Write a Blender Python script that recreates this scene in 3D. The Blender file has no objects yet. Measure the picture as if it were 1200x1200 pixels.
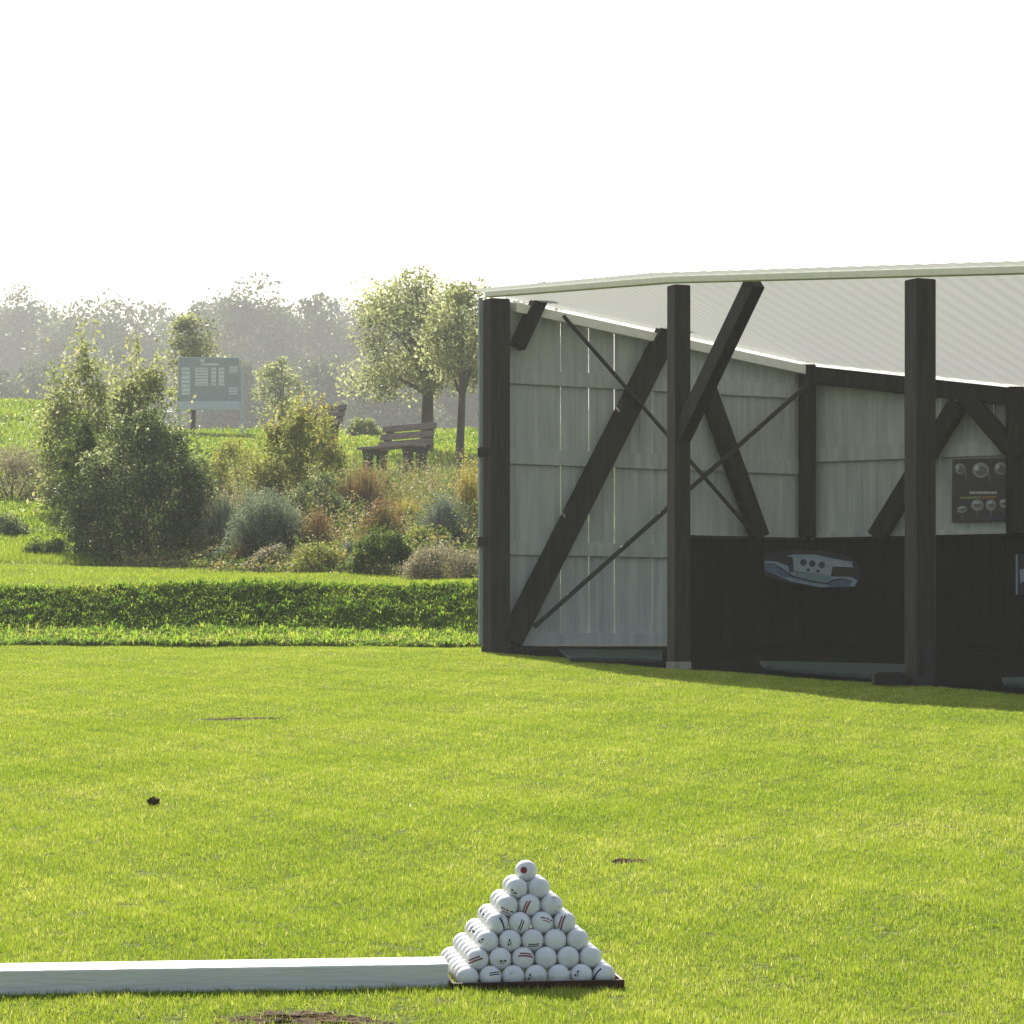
import bpy, math, random
import numpy as np
from mathutils import Vector, Matrix, Euler

rng = np.random.default_rng(7)
random.seed(7)
scene = bpy.context.scene
col = scene.collection
PI = math.pi
F, HY = 3400.0, 765.0            # focal length and horizon row, in photo pixels (1200 wide)

# ------------------------------------------------------------------ helpers
def tag(o, label=None, cat=None, group=None, kind=None):
    if label: o['label'] = label
    if cat: o['category'] = cat
    if group: o['group'] = group
    if kind: o['kind'] = kind
    return o

def empty(name, loc, label, cat, group=None):
    o = bpy.data.objects.new(name, None)
    o.location = loc
    o.empty_display_size = 0.2
    col.objects.link(o)
    return tag(o, label, cat, group)

def origin_of(parent):
    v = Vector((0, 0, 0))
    while parent is not None:
        v = v + Vector(parent.location); parent = parent.parent
    return v

def link_mesh(name, me, mats, parent=None, loc=None):
    for m in (mats if isinstance(mats, (list, tuple)) else [mats]):
        me.materials.append(m)
    o = bpy.data.objects.new(name, me)
    col.objects.link(o)
    if parent is not None:
        o.parent = parent
    if loc is not None:
        o.location = loc
    return o

def np_mesh(name, verts, loops, counts, tint=None, smooth=False, matidx=None):
    """verts (n,3); loops flat vertex indices; counts vertices per polygon."""
    me = bpy.data.meshes.new(name)
    verts = np.ascontiguousarray(verts, dtype=np.float32)
    loops = np.ascontiguousarray(loops, dtype=np.int32).ravel()
    counts = np.ascontiguousarray(counts, dtype=np.int32)
    me.vertices.add(len(verts)); me.vertices.foreach_set('co', verts.ravel())
    me.loops.add(len(loops)); me.loops.foreach_set('vertex_index', loops)
    me.polygons.add(len(counts))
    starts = np.concatenate(([0], np.cumsum(counts)[:-1])).astype(np.int32)
    me.polygons.foreach_set('loop_start', starts)
    if matidx is not None:
        me.polygons.foreach_set('material_index', np.ascontiguousarray(matidx, dtype=np.int32))
    me.update(calc_edges=True)
    if tint is not None:
        a = me.attributes.new('tint', 'FLOAT', 'POINT')
        a.data.foreach_set('value', np.ascontiguousarray(tint, dtype=np.float32))
    me.polygons.foreach_set('use_smooth', np.full(len(counts), smooth))
    me.validate()
    return me

class MB:
    """Collects polygons in world space, then links them as one mesh."""
    def __init__(self):
        self.v = []; self.f = []; self.m = []
    def add(self, vs, fs, mi=0):
        b = len(self.v)
        self.v += [tuple(v) for v in vs]
        for f in fs:
            self.f.append(tuple(b + i for i in f)); self.m.append(mi)
        return self
    def hexa(self, c8, mi=0):
        # c8: bottom ring 0-3, top ring 4-7
        return self.add(c8, [(3,2,1,0),(4,5,6,7),(0,1,5,4),(1,2,6,5),(2,3,7,6),(3,0,4,7)], mi)
    def box(self, x0, x1, y0, y1, z0, z1, mi=0):
        return self.hexa([(x0,y0,z0),(x1,y0,z0),(x1,y1,z0),(x0,y1,z0),(x0,y0,z1),(x1,y0,z1),(x1,y1,z1),(x0,y1,z1)], mi)
    def bar(self, p, q, w, d, side, mi=0):
        """bar from p to q; d is thickness along 'side' (a direction), w across."""
        p, q, n = Vector(p), Vector(q), Vector(side).normalized()
        a = (q - p).normalized(); n = (n - a * n.dot(a)).normalized(); u = a.cross(n)
        hw, hd = u * (w / 2), n * (d / 2)
        return self.hexa([p-hw-hd, p+hw-hd, p+hw+hd, p-hw+hd, q-hw-hd, q+hw-hd, q+hw+hd, q-hw+hd], mi)
    def tube(self, pts, radii, seg=8, mi=0):
        pts = [Vector(p) for p in pts]; rings = []
        vs, fs = [], []
        for i, p in enumerate(pts):
            a = (pts[min(i+1, len(pts)-1)] - pts[max(i-1, 0)]).normalized()
            r = a.orthogonal().normalized() if i == 0 else (ref - a * ref.dot(a)).normalized()
            ref = r; s = a.cross(r)
            for k in range(seg):
                t = 2*PI*k/seg
                vs.append(p + (r*math.cos(t) + s*math.sin(t)) * radii[i])
        for i in range(len(pts)-1):
            for k in range(seg):
                k2 = (k+1) % seg
                fs.append((i*seg+k, i*seg+k2, (i+1)*seg+k2, (i+1)*seg+k))
        fs.append(tuple(range(seg))[::-1]); fs.append(tuple((len(pts)-1)*seg+k for k in range(seg)))
        return self.add(vs, fs, mi)
    def prism(self, outline, normal, th, mi=0):
        n = Vector(normal).normalized() * th
        a = [Vector(p) for p in outline]; b = [p + n for p in a]; k = len(a)
        return self.add(a + b, [tuple(range(k))[::-1], tuple(range(k, 2*k))] + [(i, (i+1) % k, k+(i+1) % k, k+i) for i in range(k)], mi)
    def build(self, name, mats, parent=None, bevel=0.0, smooth=False):
        o0 = origin_of(parent)
        me = bpy.data.meshes.new(name)
        if parent is None:
            xs = np.array(self.v); o0 = Vector((xs[:,0].mean(), xs[:,1].mean(), xs[:,2].min()))
        me.from_pydata([(v[0]-o0.x, v[1]-o0.y, v[2]-o0.z) for v in self.v], [], self.f)
        me.update()
        import bmesh
        bm = bmesh.new(); bm.from_mesh(me)
        bmesh.ops.recalc_face_normals(bm, faces=bm.faces); bm.to_mesh(me); bm.free()
        me.polygons.foreach_set('material_index', np.array(self.m, dtype=np.int32))
        if smooth: me.polygons.foreach_set('use_smooth', np.full(len(me.polygons), True))
        o = link_mesh(name, me, mats, parent, None if parent is not None else o0)
        if bevel > 0:
            b = o.modifiers.new('bevel', 'BEVEL'); b.width = bevel; b.segments = 2; b.limit_method = 'ANGLE'
        return o

# ------------------------------------------------------------------ materials
def new_mat(name):
    m = bpy.data.materials.new(name); m.use_nodes = True
    nt = m.node_tree; nt.nodes.clear()
    out = nt.nodes.new('ShaderNodeOutputMaterial')
    return m, nt, out

def N(nt, t, **kw):
    n = nt.nodes.new(t)
    for k, v in kw.items():
        if k.startswith('i_'): n.inputs[k[2:].replace('_', ' ')].default_value = v
        else: setattr(n, k, v)
    return n

def ramp(nt, stops, fac):
    r = nt.nodes.new('ShaderNodeValToRGB'); e = r.color_ramp.elements
    while len(e) > len(stops): e.remove(e[-1])
    while len(e) < len(stops): e.new(0.5)
    for i, (p, c) in enumerate(stops):
        e[i].position = p; e[i].color = (*c, 1)
    nt.links.new(fac, r.inputs[0]); return r.outputs[0]

def noise_mat(name, c0, c1, scale=8, rough=0.7, bump=0.0, bscale=60, stretch=(1,1,1), spec=0.3, detail=6, coat=0):
    m, nt, out = new_mat(name)
    tc = N(nt, 'ShaderNodeTexCoord'); mp = N(nt, 'ShaderNodeMapping'); mp.inputs['Scale'].default_value = stretch
    nt.links.new(tc.outputs['Object'], mp.inputs[0])
    no = N(nt, 'ShaderNodeTexNoise'); no.inputs['Scale'].default_value = scale; no.inputs['Detail'].default_value = detail
    nt.links.new(mp.outputs[0], no.inputs['Vector'])
    c = ramp(nt, [(0.3, c0), (0.7, c1)], no.outputs['Fac'])
    b = N(nt, 'ShaderNodeBsdfPrincipled'); b.inputs['Roughness'].default_value = rough
    b.inputs['Specular IOR Level'].default_value = spec
    if coat: b.inputs['Coat Weight'].default_value = coat
    nt.links.new(c, b.inputs['Base Color'])
    if bump:
        n2 = N(nt, 'ShaderNodeTexNoise'); n2.inputs['Scale'].default_value = bscale; n2.inputs['Detail'].default_value = 4
        nt.links.new(mp.outputs[0], n2.inputs['Vector'])
        bp = N(nt, 'ShaderNodeBump'); bp.inputs['Strength'].default_value = bump; bp.inputs['Distance'].default_value = 0.01
        nt.links.new(n2.outputs['Fac'], bp.inputs['Height']); nt.links.new(bp.outputs[0], b.inputs['Normal'])
    nt.links.new(b.outputs[0], out.inputs[0])
    return m

def leaf_mat(name, stops, trans=0.45, rough=0.5, gloss=0.25, tfac=1.35, patch=0.0, pscale=0.6):
    """thin leaf or blade: reflects, lets light through, shines a little; colour varies leaf by leaf."""
    m, nt, out = new_mat(name)
    at = N(nt, 'ShaderNodeAttribute', attribute_name='tint')
    fac = at.outputs['Fac']
    if patch:
        tc = N(nt, 'ShaderNodeTexCoord'); no = N(nt, 'ShaderNodeTexNoise'); no.inputs['Scale'].default_value = pscale; no.inputs['Detail'].default_value = 5
        nt.links.new(tc.outputs['Object'], no.inputs['Vector'])
        ma = N(nt, 'ShaderNodeMath', operation='MULTIPLY_ADD'); ma.inputs[1].default_value = patch; ma.inputs[2].default_value = -patch*0.5
        nt.links.new(no.outputs['Fac'], ma.inputs[0])
        ad = N(nt, 'ShaderNodeMath', operation='ADD'); nt.links.new(fac, ad.inputs[0]); nt.links.new(ma.outputs[0], ad.inputs[1])
        fac = ad.outputs[0]
    c = ramp(nt, stops, fac)
    b = N(nt, 'ShaderNodeBsdfPrincipled'); b.inputs['Roughness'].default_value = rough; b.inputs['Specular IOR Level'].default_value = gloss
    nt.links.new(c, b.inputs['Base Color'])
    t = N(nt, 'ShaderNodeBsdfTranslucent')
    mu = N(nt, 'ShaderNodeMixRGB', blend_type='MULTIPLY'); mu.inputs[0].default_value = 1; mu.inputs[2].default_value = (tfac, tfac, tfac*0.75, 1)
    nt.links.new(c, mu.inputs[1]); nt.links.new(mu.outputs[0], t.inputs[0])
    mx = N(nt, 'ShaderNodeMixShader'); mx.inputs[0].default_value = trans
    nt.links.new(b.outputs[0], mx.inputs[1]); nt.links.new(t.outputs[0], mx.inputs[2])
    nt.links.new(mx.outputs[0], out.inputs[0])
    return m

def plain(name, c, rough=0.6, spec=0.3):
    return noise_mat(name, tuple(x*0.88 for x in c), tuple(min(1, x*1.1) for x in c), 25, rough, spec=spec)

M = {}
M['lawn_blade'] = leaf_mat('lawn_blade', [(0.0, (0.045,0.10,0.009)), (0.4, (0.188,0.277,0.021)), (0.8, (0.325,0.38,0.047)), (1.0, (0.56,0.53,0.24))], 0.5, 0.45, 0.3, patch=0.32, pscale=1.3)
M['rough_blade'] = leaf_mat('rough_blade', [(0.0, (0.05,0.105,0.010)), (0.45, (0.145,0.25,0.02)), (0.8, (0.25,0.345,0.035)), (1.0, (0.30,0.30,0.08))], 0.55, 0.65, 0.1, patch=0.5, pscale=1.1, tfac=1.6)
M['pale_green'] = leaf_mat('pale_green_leaf', [(0, (0.11,0.14,0.05)), (0.55, (0.25,0.29,0.11)), (1, (0.46,0.45,0.26))], .5)
M['dark_green'] = leaf_mat('dark_green_leaf', [(0, (0.04,0.06,0.028)), (0.5, (0.095,0.135,0.055)), (0.82, (0.2,0.245,0.11)), (1, (0.46,0.45,0.29))], 0.48)  # greens lifted towards silver, haze put into the leaf colour
M['mid_green'] = leaf_mat('mid_green_leaf', [(0, (0.04,0.07,0.015)), (0.6, (0.09,0.14,0.03)), (1, (0.20,0.24,0.06))], 0.42)
M['yellow_green'] = leaf_mat('yellow_green_leaf', [(0, (0.11,0.135,0.03)), (0.55, (0.25,0.28,0.075)), (0.9,(0.42,0.40,0.15)), (1, (0.42,0.27,0.08))], 0.5)
M['grey_green'] = leaf_mat('grey_green_leaf', [(0, (0.09,0.12,0.085)), (0.6, (0.19,0.235,0.17)), (1, (0.36,0.39,0.29))], 0.35)
M['blue_grey'] = leaf_mat('blue_grey_leaf', [(0, (0.075,0.095,0.09)), (0.6, (0.16,0.195,0.185)), (1, (0.28,0.31,0.29))], 0.3)
M['rust'] = leaf_mat('rust_leaf', [(0, (0.10,0.07,0.03)), (0.4, (0.22,0.14,0.07)), (0.75, (0.33,0.20,0.10)), (1, (0.30,0.26,0.09))], 0.35)
M['cream'] = leaf_mat('cream_leaf', [(0, (0.16,0.15,0.10)), (0.6, (0.30,0.27,0.19)), (1, (0.46,0.40,0.31))], 0.35)
M['yellow_dry'] = leaf_mat('dry_yellow_leaf', [(0, (0.20,0.17,0.05)), (0.6, (0.36,0.30,0.08)), (1, (0.5,0.42,0.14))], 0.45)
M['mixed'] = leaf_mat('mixed_bed_leaf', [(0, (0.03,0.05,0.015)), (0.35, (0.08,0.125,0.03)), (0.6, (0.17,0.21,0.05)), (0.8, (0.26,0.17,0.08)), (1, (0.40,0.34,0.2))], 0.45, patch=0.7, pscale=2.2)
M['far_leaf'] = leaf_mat('far_tree_hazed_leaf', [(0, (0.03,0.042,0.025)), (0.6, (0.075,0.095,0.05)), (0.9, (0.15,0.175,0.09)), (1, (0.32,0.34,0.19))], 0.45, gloss=0.3)  # leaf colours lightened to imitate haze over the distant trees
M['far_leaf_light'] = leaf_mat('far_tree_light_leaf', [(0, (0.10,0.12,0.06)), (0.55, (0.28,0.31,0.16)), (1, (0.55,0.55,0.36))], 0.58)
M['stem'] = noise_mat('stem_bark', (0.06,0.045,0.03), (0.13,0.10,0.07), 20, 0.9)
M['bark'] = noise_mat('bark', (0.055,0.045,0.035), (0.15,0.12,0.095), 6, 0.95, 0.8, 18, (1,1,0.25))
M['dark_wood'] = noise_mat('dark_stained_timber', (0.006,0.005,0.0045), (0.026,0.021,0.0175), 5, 0.62, 0.35, 30, (6,6,0.6), 0.25)
M['post_wood'] = noise_mat('weathered_dark_post', (0.008,0.007,0.0065), (0.034,0.029,0.025), 6, 0.6, 0.35, 30, (6,6,0.5), 0.3)
M['wainscot'] = noise_mat('black_brown_boarding', (0.006,0.0055,0.005), (0.012,0.0105,0.0095), 4, 0.75, 0.3, 25, (6,6,0.5), 0.15)
M['white_board'] = noise_mat('whitewashed_boards', (0.35,0.39,0.41), (0.50,0.535,0.54), 3.0, 0.8, 0.3, 22, (7,7,0.5), 0.2)
M['rod'] = noise_mat('dark_iron', (0.015,0.015,0.016), (0.035,0.032,0.03), 20, 0.5)
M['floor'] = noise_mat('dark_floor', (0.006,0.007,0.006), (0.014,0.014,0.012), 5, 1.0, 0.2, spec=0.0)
M['mat_green'] = noise_mat('turf_mat', (0.012,0.032,0.025), (0.024,0.05,0.04), 30, 0.95, 0.6, 300)
M['mat_edge'] = noise_mat('mat_rubber_edge', (0.02,0.038,0.036), (0.04,0.062,0.058), 20, 0.8)
M['black_rubber'] = noise_mat('black_rubber', (0.008,0.008,0.008), (0.018,0.017,0.016), 30, 0.7)
M['concrete'] = noise_mat('concrete', (0.22,0.20,0.17), (0.38,0.35,0.30), 12, 0.9, 0.4, 50)
M['bench_wood'] = noise_mat('grey_bench_wood', (0.14,0.11,0.095), (0.26,0.21,0.18), 6, 0.8, 0.3, 30, (1,1,8))
M['bench_leg'] = noise_mat('dark_bench_leg', (0.018,0.017,0.017), (0.04,0.037,0.035), 9, 0.85)
M['beam_white'] = noise_mat('white_painted_plank', (0.70,0.70,0.67), (0.80,0.80,0.77), 5, 0.55, 0.25, 20, (0.6,8,8), 0.35)
M['tray'] = noise_mat('dark_red_tray', (0.03,0.011,0.008), (0.075,0.025,0.016), 14, 0.5)
M['soil'] = noise_mat('bare_soil', (0.022,0.011,0.005), (0.10,0.052,0.022), 30, 0.95, 1.0, 90)
M['sign_dark'] = plain('sign_board_hazed_grey', (0.46,0.48,0.50), 0.7)  # board grey lightened, the veil of haze is in its colour
M['sign_white'] = plain('sign_paper_white', (0.86,0.87,0.88), 0.6)
M['sign_line'] = plain('sign_print_grey', (0.42,0.44,0.46), 0.6)
M['sign_rail'] = plain('sign_rail_pale', (0.72,0.73,0.80), 0.6)
M['sign_post'] = plain('sign_post_metal', (0.6,0.63,0.65), 0.45)

# ball paint
m, nt, out = new_mat('golf_ball_white')
b = N(nt, 'ShaderNodeBsdfPrincipled'); b.inputs['Roughness'].default_value = 0.32; b.inputs['Coat Weight'].default_value = 0.25
tc = N(nt, 'ShaderNodeTexCoord'); oi = N(nt, 'ShaderNodeObjectInfo')
no = N(nt, 'ShaderNodeTexNoise'); no.noise_dimensions = '4D'; no.inputs['Scale'].default_value = 40; no.inputs['Detail'].default_value = 5
nt.links.new(tc.outputs['Object'], no.inputs['Vector'])
mw = N(nt, 'ShaderNodeMath', operation='MULTIPLY'); mw.inputs[1].default_value = 50; nt.links.new(oi.outputs['Random'], mw.inputs[0]); nt.links.new(mw.outputs[0], no.inputs['W'])
c = ramp(nt, [(0.28, (0.46,0.44,0.40)), (0.40, (0.74,0.75,0.75)), (0.7, (0.84,0.85,0.86))], no.outputs['Fac'])
nt.links.new(c, b.inputs['Base Color'])
vo = N(nt, 'ShaderNodeTexVoronoi'); vo.inputs['Scale'].default_value = 270; nt.links.new(tc.outputs['Object'], vo.inputs['Vector'])
bp = N(nt, 'ShaderNodeBump'); bp.inputs['Strength'].default_value = 0.35; bp.inputs['Distance'].default_value = 0.0006
nt.links.new(vo.outputs['Distance'], bp.inputs['Height']); nt.links.new(bp.outputs[0], b.inputs['Normal'])
nt.links.new(b.outputs[0], out.inputs[0]); M['ball'] = m
M['mark_red'] = plain('print_dark_red', (0.22,0.035,0.05), 0.4)
M['mark_blue'] = plain('print_navy', (0.035,0.04,0.10), 0.4)
M['mark_black'] = plain('print_black', (0.03,0.03,0.035), 0.4)

# translucent roofing sheet, invented so the ceiling glows pale like the white fade
m, nt, out = new_mat('translucent_roof_sheet')
b = N(nt, 'ShaderNodeBsdfPrincipled'); b.inputs['Base Color'].default_value = (0.80,0.80,0.78,1); b.inputs['Roughness'].default_value = 0.5
t = N(nt, 'ShaderNodeBsdfTranslucent'); t.inputs[0].default_value = (0.80,0.82,0.78,1)
mx = N(nt, 'ShaderNodeMixShader'); mx.inputs[0].default_value = 0.27
nt.links.new(b.outputs[0], mx.inputs[1]); nt.links.new(t.outputs[0], mx.inputs[2]); nt.links.new(mx.outputs[0], out.inputs[0])
M['roof'] = m
M['fascia'] = noise_mat('pale_fascia', (0.78,0.79,0.78), (0.86,0.86,0.85), 5, 0.7, 0.2, 25, (0.6,6,6))  # hidden timbers painted pale, the white fade put into their colour

# ground
m, nt, out = new_mat('ground_turf')
tc = N(nt, 'ShaderNodeTexCoord')
n1 = N(nt, 'ShaderNodeTexNoise'); n1.inputs['Scale'].default_value = 1.3; n1.inputs['Detail'].default_value = 8
n2 = N(nt, 'ShaderNodeTexNoise'); n2.inputs['Scale'].default_value = 40; n2.inputs['Detail'].default_value = 6
nt.links.new(tc.outputs['Object'], n1.inputs[0]); nt.links.new(tc.outputs['Object'], n2.inputs[0])
mm = N(nt, 'ShaderNodeMath', operation='MULTIPLY_ADD'); mm.inputs[1].default_value = 0.6; nt.links.new(n2.outputs['Fac'], mm.inputs[0])
m3 = N(nt, 'ShaderNodeMath', operation='MULTIPLY'); m3.inputs[1].default_value = 0.4; nt.links.new(n1.outputs['Fac'], m3.inputs[0]); nt.links.new(m3.outputs[0], mm.inputs[2])
c = ramp(nt, [(0.35, (0.045,0.06,0.012)), (0.5, (0.10,0.125,0.02)), (0.68, (0.17,0.18,0.04))], mm.outputs[0])
at = N(nt, 'ShaderNodeAttribute', attribute_name='tint')     # dry worn soil zone near the bench
dry = ramp(nt, [(0.3, (0.17,0.13,0.07)), (0.7, (0.33,0.27,0.15))], n2.outputs['Fac'])
mix = N(nt, 'ShaderNodeMixRGB'); nt.links.new(at.outputs['Fac'], mix.inputs[0]); nt.links.new(c, mix.inputs[1]); nt.links.new(dry, mix.inputs[2])
b = N(nt, 'ShaderNodeBsdfPrincipled'); b.inputs['Roughness'].default_value = 0.95; b.inputs['Specular IOR Level'].default_value = 0.1
bp = N(nt, 'ShaderNodeBump'); bp.inputs['Strength'].default_value = 0.8; bp.inputs['Distance'].default_value = 0.03
nt.links.new(n2.outputs['Fac'], bp.inputs['Height']); nt.links.new(bp.outputs[0], b.inputs['Normal'])
nt.links.new(mix.outputs[0], b.inputs['Base Color']); nt.links.new(b.outputs[0], out.inputs[0]); M['ground'] = m

# ------------------------------------------------------------------ terrain
SL = 0.04
UY = [15, 22, 23.3, 30, 40, 50, 58, 65, 72, 110, 280, 600]
UZ = [0.3, 0.45, 0.52, 0.90, 2.05, 3.16, 4.15, 4.95, 5.15, 5.3, 13.0, 17.0]
def sstep(t):
    t = np.clip(t, 0, 1); return t*t*(3-2*t)
def T(x, y):
    x = np.asarray(x, float); y = np.asarray(y, float)
    lawn = -0.62 + SL*(np.clip(y, -30, 60) - 5.46) + 0.005*np.sin(x*3.1+y*1.7) + 0.004*np.sin(x*1.3-y*2.9+1) + 0.003*np.sin(7*x+5*y)
    up = np.interp(y, UY, UZ) + 0.012*np.sin(x*2.3+y*1.1) + 0.01*np.sin(x*1.1-y*2.0)
    foot = 22.55 + 0.5*np.clip(x+0.3, 0, 30) + 0.06*np.sin(x*2.2) + 0.03*np.sin(x*7+1)
    t = np.clip((y-foot+.38)/1.5, 0, 1)
    k = np.where(t < .55, t*t*.62, .18755+(t-.55)*1.805)
    k = np.clip(k, 0, 1)
    z = lawn*(1-k) + up*k
    return z + 1.6*sstep((-x-8.5)/4.0)*sstep((y-56)/26)

def Tf(x, y): return float(T(x, y))
def gpt(px, py):
    """photo pixel on the front lawn -> ground point"""
    for_y = np.linspace(4.2, 22.4, 3000)
    x = (px-600)/F*for_y
    yy = HY - T(x, for_y)/for_y*F
    i = int(np.argmin(np.abs(yy-py)))
    return Vector((float(x[i]), float(for_y[i]), Tf(x[i], for_y[i])))
def hit(px, Y):       # point above ground at depth Y in that photo column
    x = (px-600)/F*Y
    return Vector((x, Y, Tf(x, Y)))

xs = np.unique(np.concatenate([np.linspace(-300,-30,28), np.linspace(-30,-8,45), np.linspace(-8,8,161), np.linspace(8,30,30), np.linspace(30,300,28)]))
ys = np.unique(np.concatenate([np.linspace(-80,2,20), np.linspace(2,21.5,120), np.linspace(21.5,25.5,80), np.linspace(25.5,90,130), np.linspace(90,600,60)]))
X, Y = np.meshgrid(xs, ys)
Z = T(X, Y)
nx, ny = len(xs), len(ys)
idx = np.arange(nx*ny).reshape(ny, nx)
quads = np.stack([idx[:-1,:-1], idx[:-1,1:], idx[1:,1:], idx[1:,:-1]], -1).reshape(-1, 4)
def dryness(x, y):
    d = np.exp(-(((x+1.35)/1.5)**2 + ((y-47.5)/4.5)**2))
    return np.clip(d*1.3, 0, 0.85)
me = np_mesh('ground', np.stack([X.ravel(), Y.ravel(), Z.ravel()], -1), quads, np.full(len(quads), 4), dryness(X, Y).ravel(), True)
g = link_mesh('ground', me, M['ground']); tag(g, kind='structure')

# ------------------------------------------------------------------ shed planes
POST1 = Vector((-0.115, 21.0, 0)); POST2 = Vector((1.05, 18.27, 0)); POST3 = Vector((2.265, 16.1, 0))
class Plane:
    def __init__(s, a, e):
        s.a = Vector((*a, 0)); s.e = Vector((*e, 0)).normalized()
        n = Vector((s.e.y, -s.e.x, 0)); s.n = n if n.y < 0 else -n       # towards the viewer
    def t(s, px):
        k = (px-600)/F
        return (k*s.a.y - s.a.x)/(s.e.x - k*s.e.y)
    def at(s, px, py, off=0.0):
        p = s.a + s.e*s.t(px)
        p = Vector((p.x, p.y, (HY-py)/F*p.y))
        return p + s.n*off
    def pt(s, t, z, off=0.0):
        p = s.a + s.e*t + s.n*off
        return Vector((p.x, p.y, z))
W1 = Plane((-0.07, 21.06), (0.867, 0.498))
tc_ = W1.t(945)
corner = W1.a + W1.e*tc_
W2 = Plane((corner.x, corner.y), (0.86, -0.51))
T2END = 4.6
# roof plane through three tops
def plane3(a, b, c):
    n = (b-a).cross(c-a)
    return lambda x, y: a.z - (n.x*(x-a.x) + n.y*(y-a.y))/n.z
roofz = plane3(Vector((-0.1, 21.0, 2.60)), Vector((2.265, 16.1, 2.115)), Vector((corner.x, corner.y, 2.25)))

def inside_shed(x, y):
    # right of the front line
    d1 = (x-POST1.x)*(POST2.y-POST1.y) - (y-POST1.y)*(POST2.x-POST1.x)
    d2 = (x-POST2.x)*(POST3.y-POST2.y) - (y-POST2.y)*(POST3.x-POST2.x)
    s = np.where(y > POST2.y, d1, d2)
    return (s < 0) & (x > -0.13) & (y < 24)

# ------------------------------------------------------------------ grass
def blades(x, y, h, w, lean, tint, bent=False):
    n = len(x); z = T(x, y)
    a = rng.uniform(0, 2*PI, n); b = rng.uniform(0, 2*PI, n)
    dx, dy = np.cos(a)*w/2, np.sin(a)*w/2
    lx, ly = np.cos(b)*lean*h, np.sin(b)*lean*h
    if not bent:
        v = np.empty((n, 3, 3))
        v[:,0] = np.stack([x-dx, y-dy, z-0.003], -1); v[:,1] = np.stack([x+dx, y+dy, z-0.003], -1)
        v[:,2] = np.stack([x+lx, y+ly, z+h*np.sqrt(np.clip(1-lean**2*0.6, .2, 1))], -1)
        return v.reshape(-1,3), np.arange(3*n), np.full(n, 3), np.repeat(tint, 3)
    v = np.empty((n, 5, 3))
    v[:,0] = np.stack([x-dx, y-dy, z-0.01], -1); v[:,1] = np.stack([x+dx, y+dy, z-0.01], -1)
    v[:,2] = np.stack([x+dx*.8+lx*.35, y+dy*.8+ly*.35, z+h*.62], -1); v[:,3] = np.stack([x-dx*.8+lx*.35, y-dy*.8+ly*.35, z+h*.62], -1)
    v[:,4] = np.stack([x+lx, y+ly, z+h*np.clip(1-lean*0.5, .25, 1)], -1)
    k = np.arange(n)*5
    lo = np.concatenate([np.stack([k,k+1,k+2,k+3], -1).ravel(), np.stack([k+3,k+2,k+4], -1).ravel()])
    return v.reshape(-1,3), lo, np.concatenate([np.full(n,4), np.full(n,3)]), np.repeat(tint, 5)

def merge(parts):
    vs, lo, ct, ti = [], [], [], []; b = 0
    for v, l, c, t in parts:
        vs.append(v); lo.append(l+b); ct.append(c); ti.append(t); b += len(v)
    return np.concatenate(vs), np.concatenate(lo), np.concatenate(ct), np.concatenate(ti)

def vnoise(x, y, s, seed=0):
    r = np.random.default_rng(seed); v = 0
    for k in range(6):
        a = r.uniform(0, 2*PI); f = s*r.uniform(0.6, 1.8); v = v + np.sin(f*(x*np.cos(a)+y*np.sin(a)) + r.uniform(0, 6))
    return v/6

# bare places: (px, py, half width px, half depth m)
DIVOTS = [(285,843,62,0.12), (180,942,9,0.03), (735,1010,27,0.06), (352,1195,135,0.11), (1075,1052,50,0.06), (870,1152,20,0.03), (95,1072,22,0.05), (450,958,22,0.06), (1000,862,26,0.05)]
dv = []
for (px, py, hw, hd) in DIVOTS:
    c = gpt(px, py) if py < 1199 else gpt(px, 1198)
    dv.append((c.x, c.y, hw/F*c.y, hd))

def sample_y(n, y0, y1, p):
    """y with density ~ y * y^-p (frustum width grows with y)"""
    e = 2-p; u = rng.uniform(0, 1, n)
    return (y0**e + u*(y1**e-y0**e))**(1/e)

n = 2300000
y = sample_y(n, 4.55, 23.2, 1.5); x = rng.uniform(-1, 1, n)*(0.1765*y+0.55)
foot = 22.55 + 0.5*np.clip(x+0.3, 0, 30)
keep = (y < foot-0.32 + .06*np.sin(x*3.1)) & ~inside_shed(x, y)
for i, (cx, cy, rx, ry) in enumerate(dv):
    d = ((x-cx)/rx)**2 + ((y-cy)/ry)**2
    d = d*(1+0.9*vnoise(x, y, 38, i))
    keep &= ~((d < 0.8) & (rng.uniform(0, 1, n) < (0.72 if i in (0,3) else 0.6)))
pit = vnoise(x, y, 48, 61)*.6 + vnoise(x, y, 12, 62)*.5
keep &= ~((pit < -.40) & (rng.uniform(0, 1, n) < .8))
x, y = x[keep], y[keep]; n = len(x)
sc = (y/5.2)**0.62
clump = vnoise(x, y, 26, 3)*0.5 + vnoise(x, y, 60, 4)*0.5
h = (0.0092 + 0.0058*clump + rng.normal(0, 0.0026, n)).clip(0.004, 0.05)*(0.85+0.15*sc)
long_ = rng.uniform(0, 1, n) < 0.008; h[long_] *= 1.6
w = 0.0024*sc*rng.uniform(0.7, 1.3, n)
tint = 0.55 + 0.28*clump + rng.normal(0, 0.17, n) + 0.10*vnoise(x, y, 3, 9)
dead = rng.uniform(0, 1, n) < 0.03; tint[dead] = rng.uniform(0.85, 1.0, dead.sum())
P = [blades(x, y, h, w, np.abs(rng.normal(0.4, 0.65, n)).clip(0, 1.4), tint.clip(0, 1))]
me = np_mesh('lawn_grass', *merge(P))
tag(link_mesh('lawn_grass', me, M['lawn_blade']), 'short sunlit mown grass covering the practice lawn', 'grass', kind='stuff')

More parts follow.
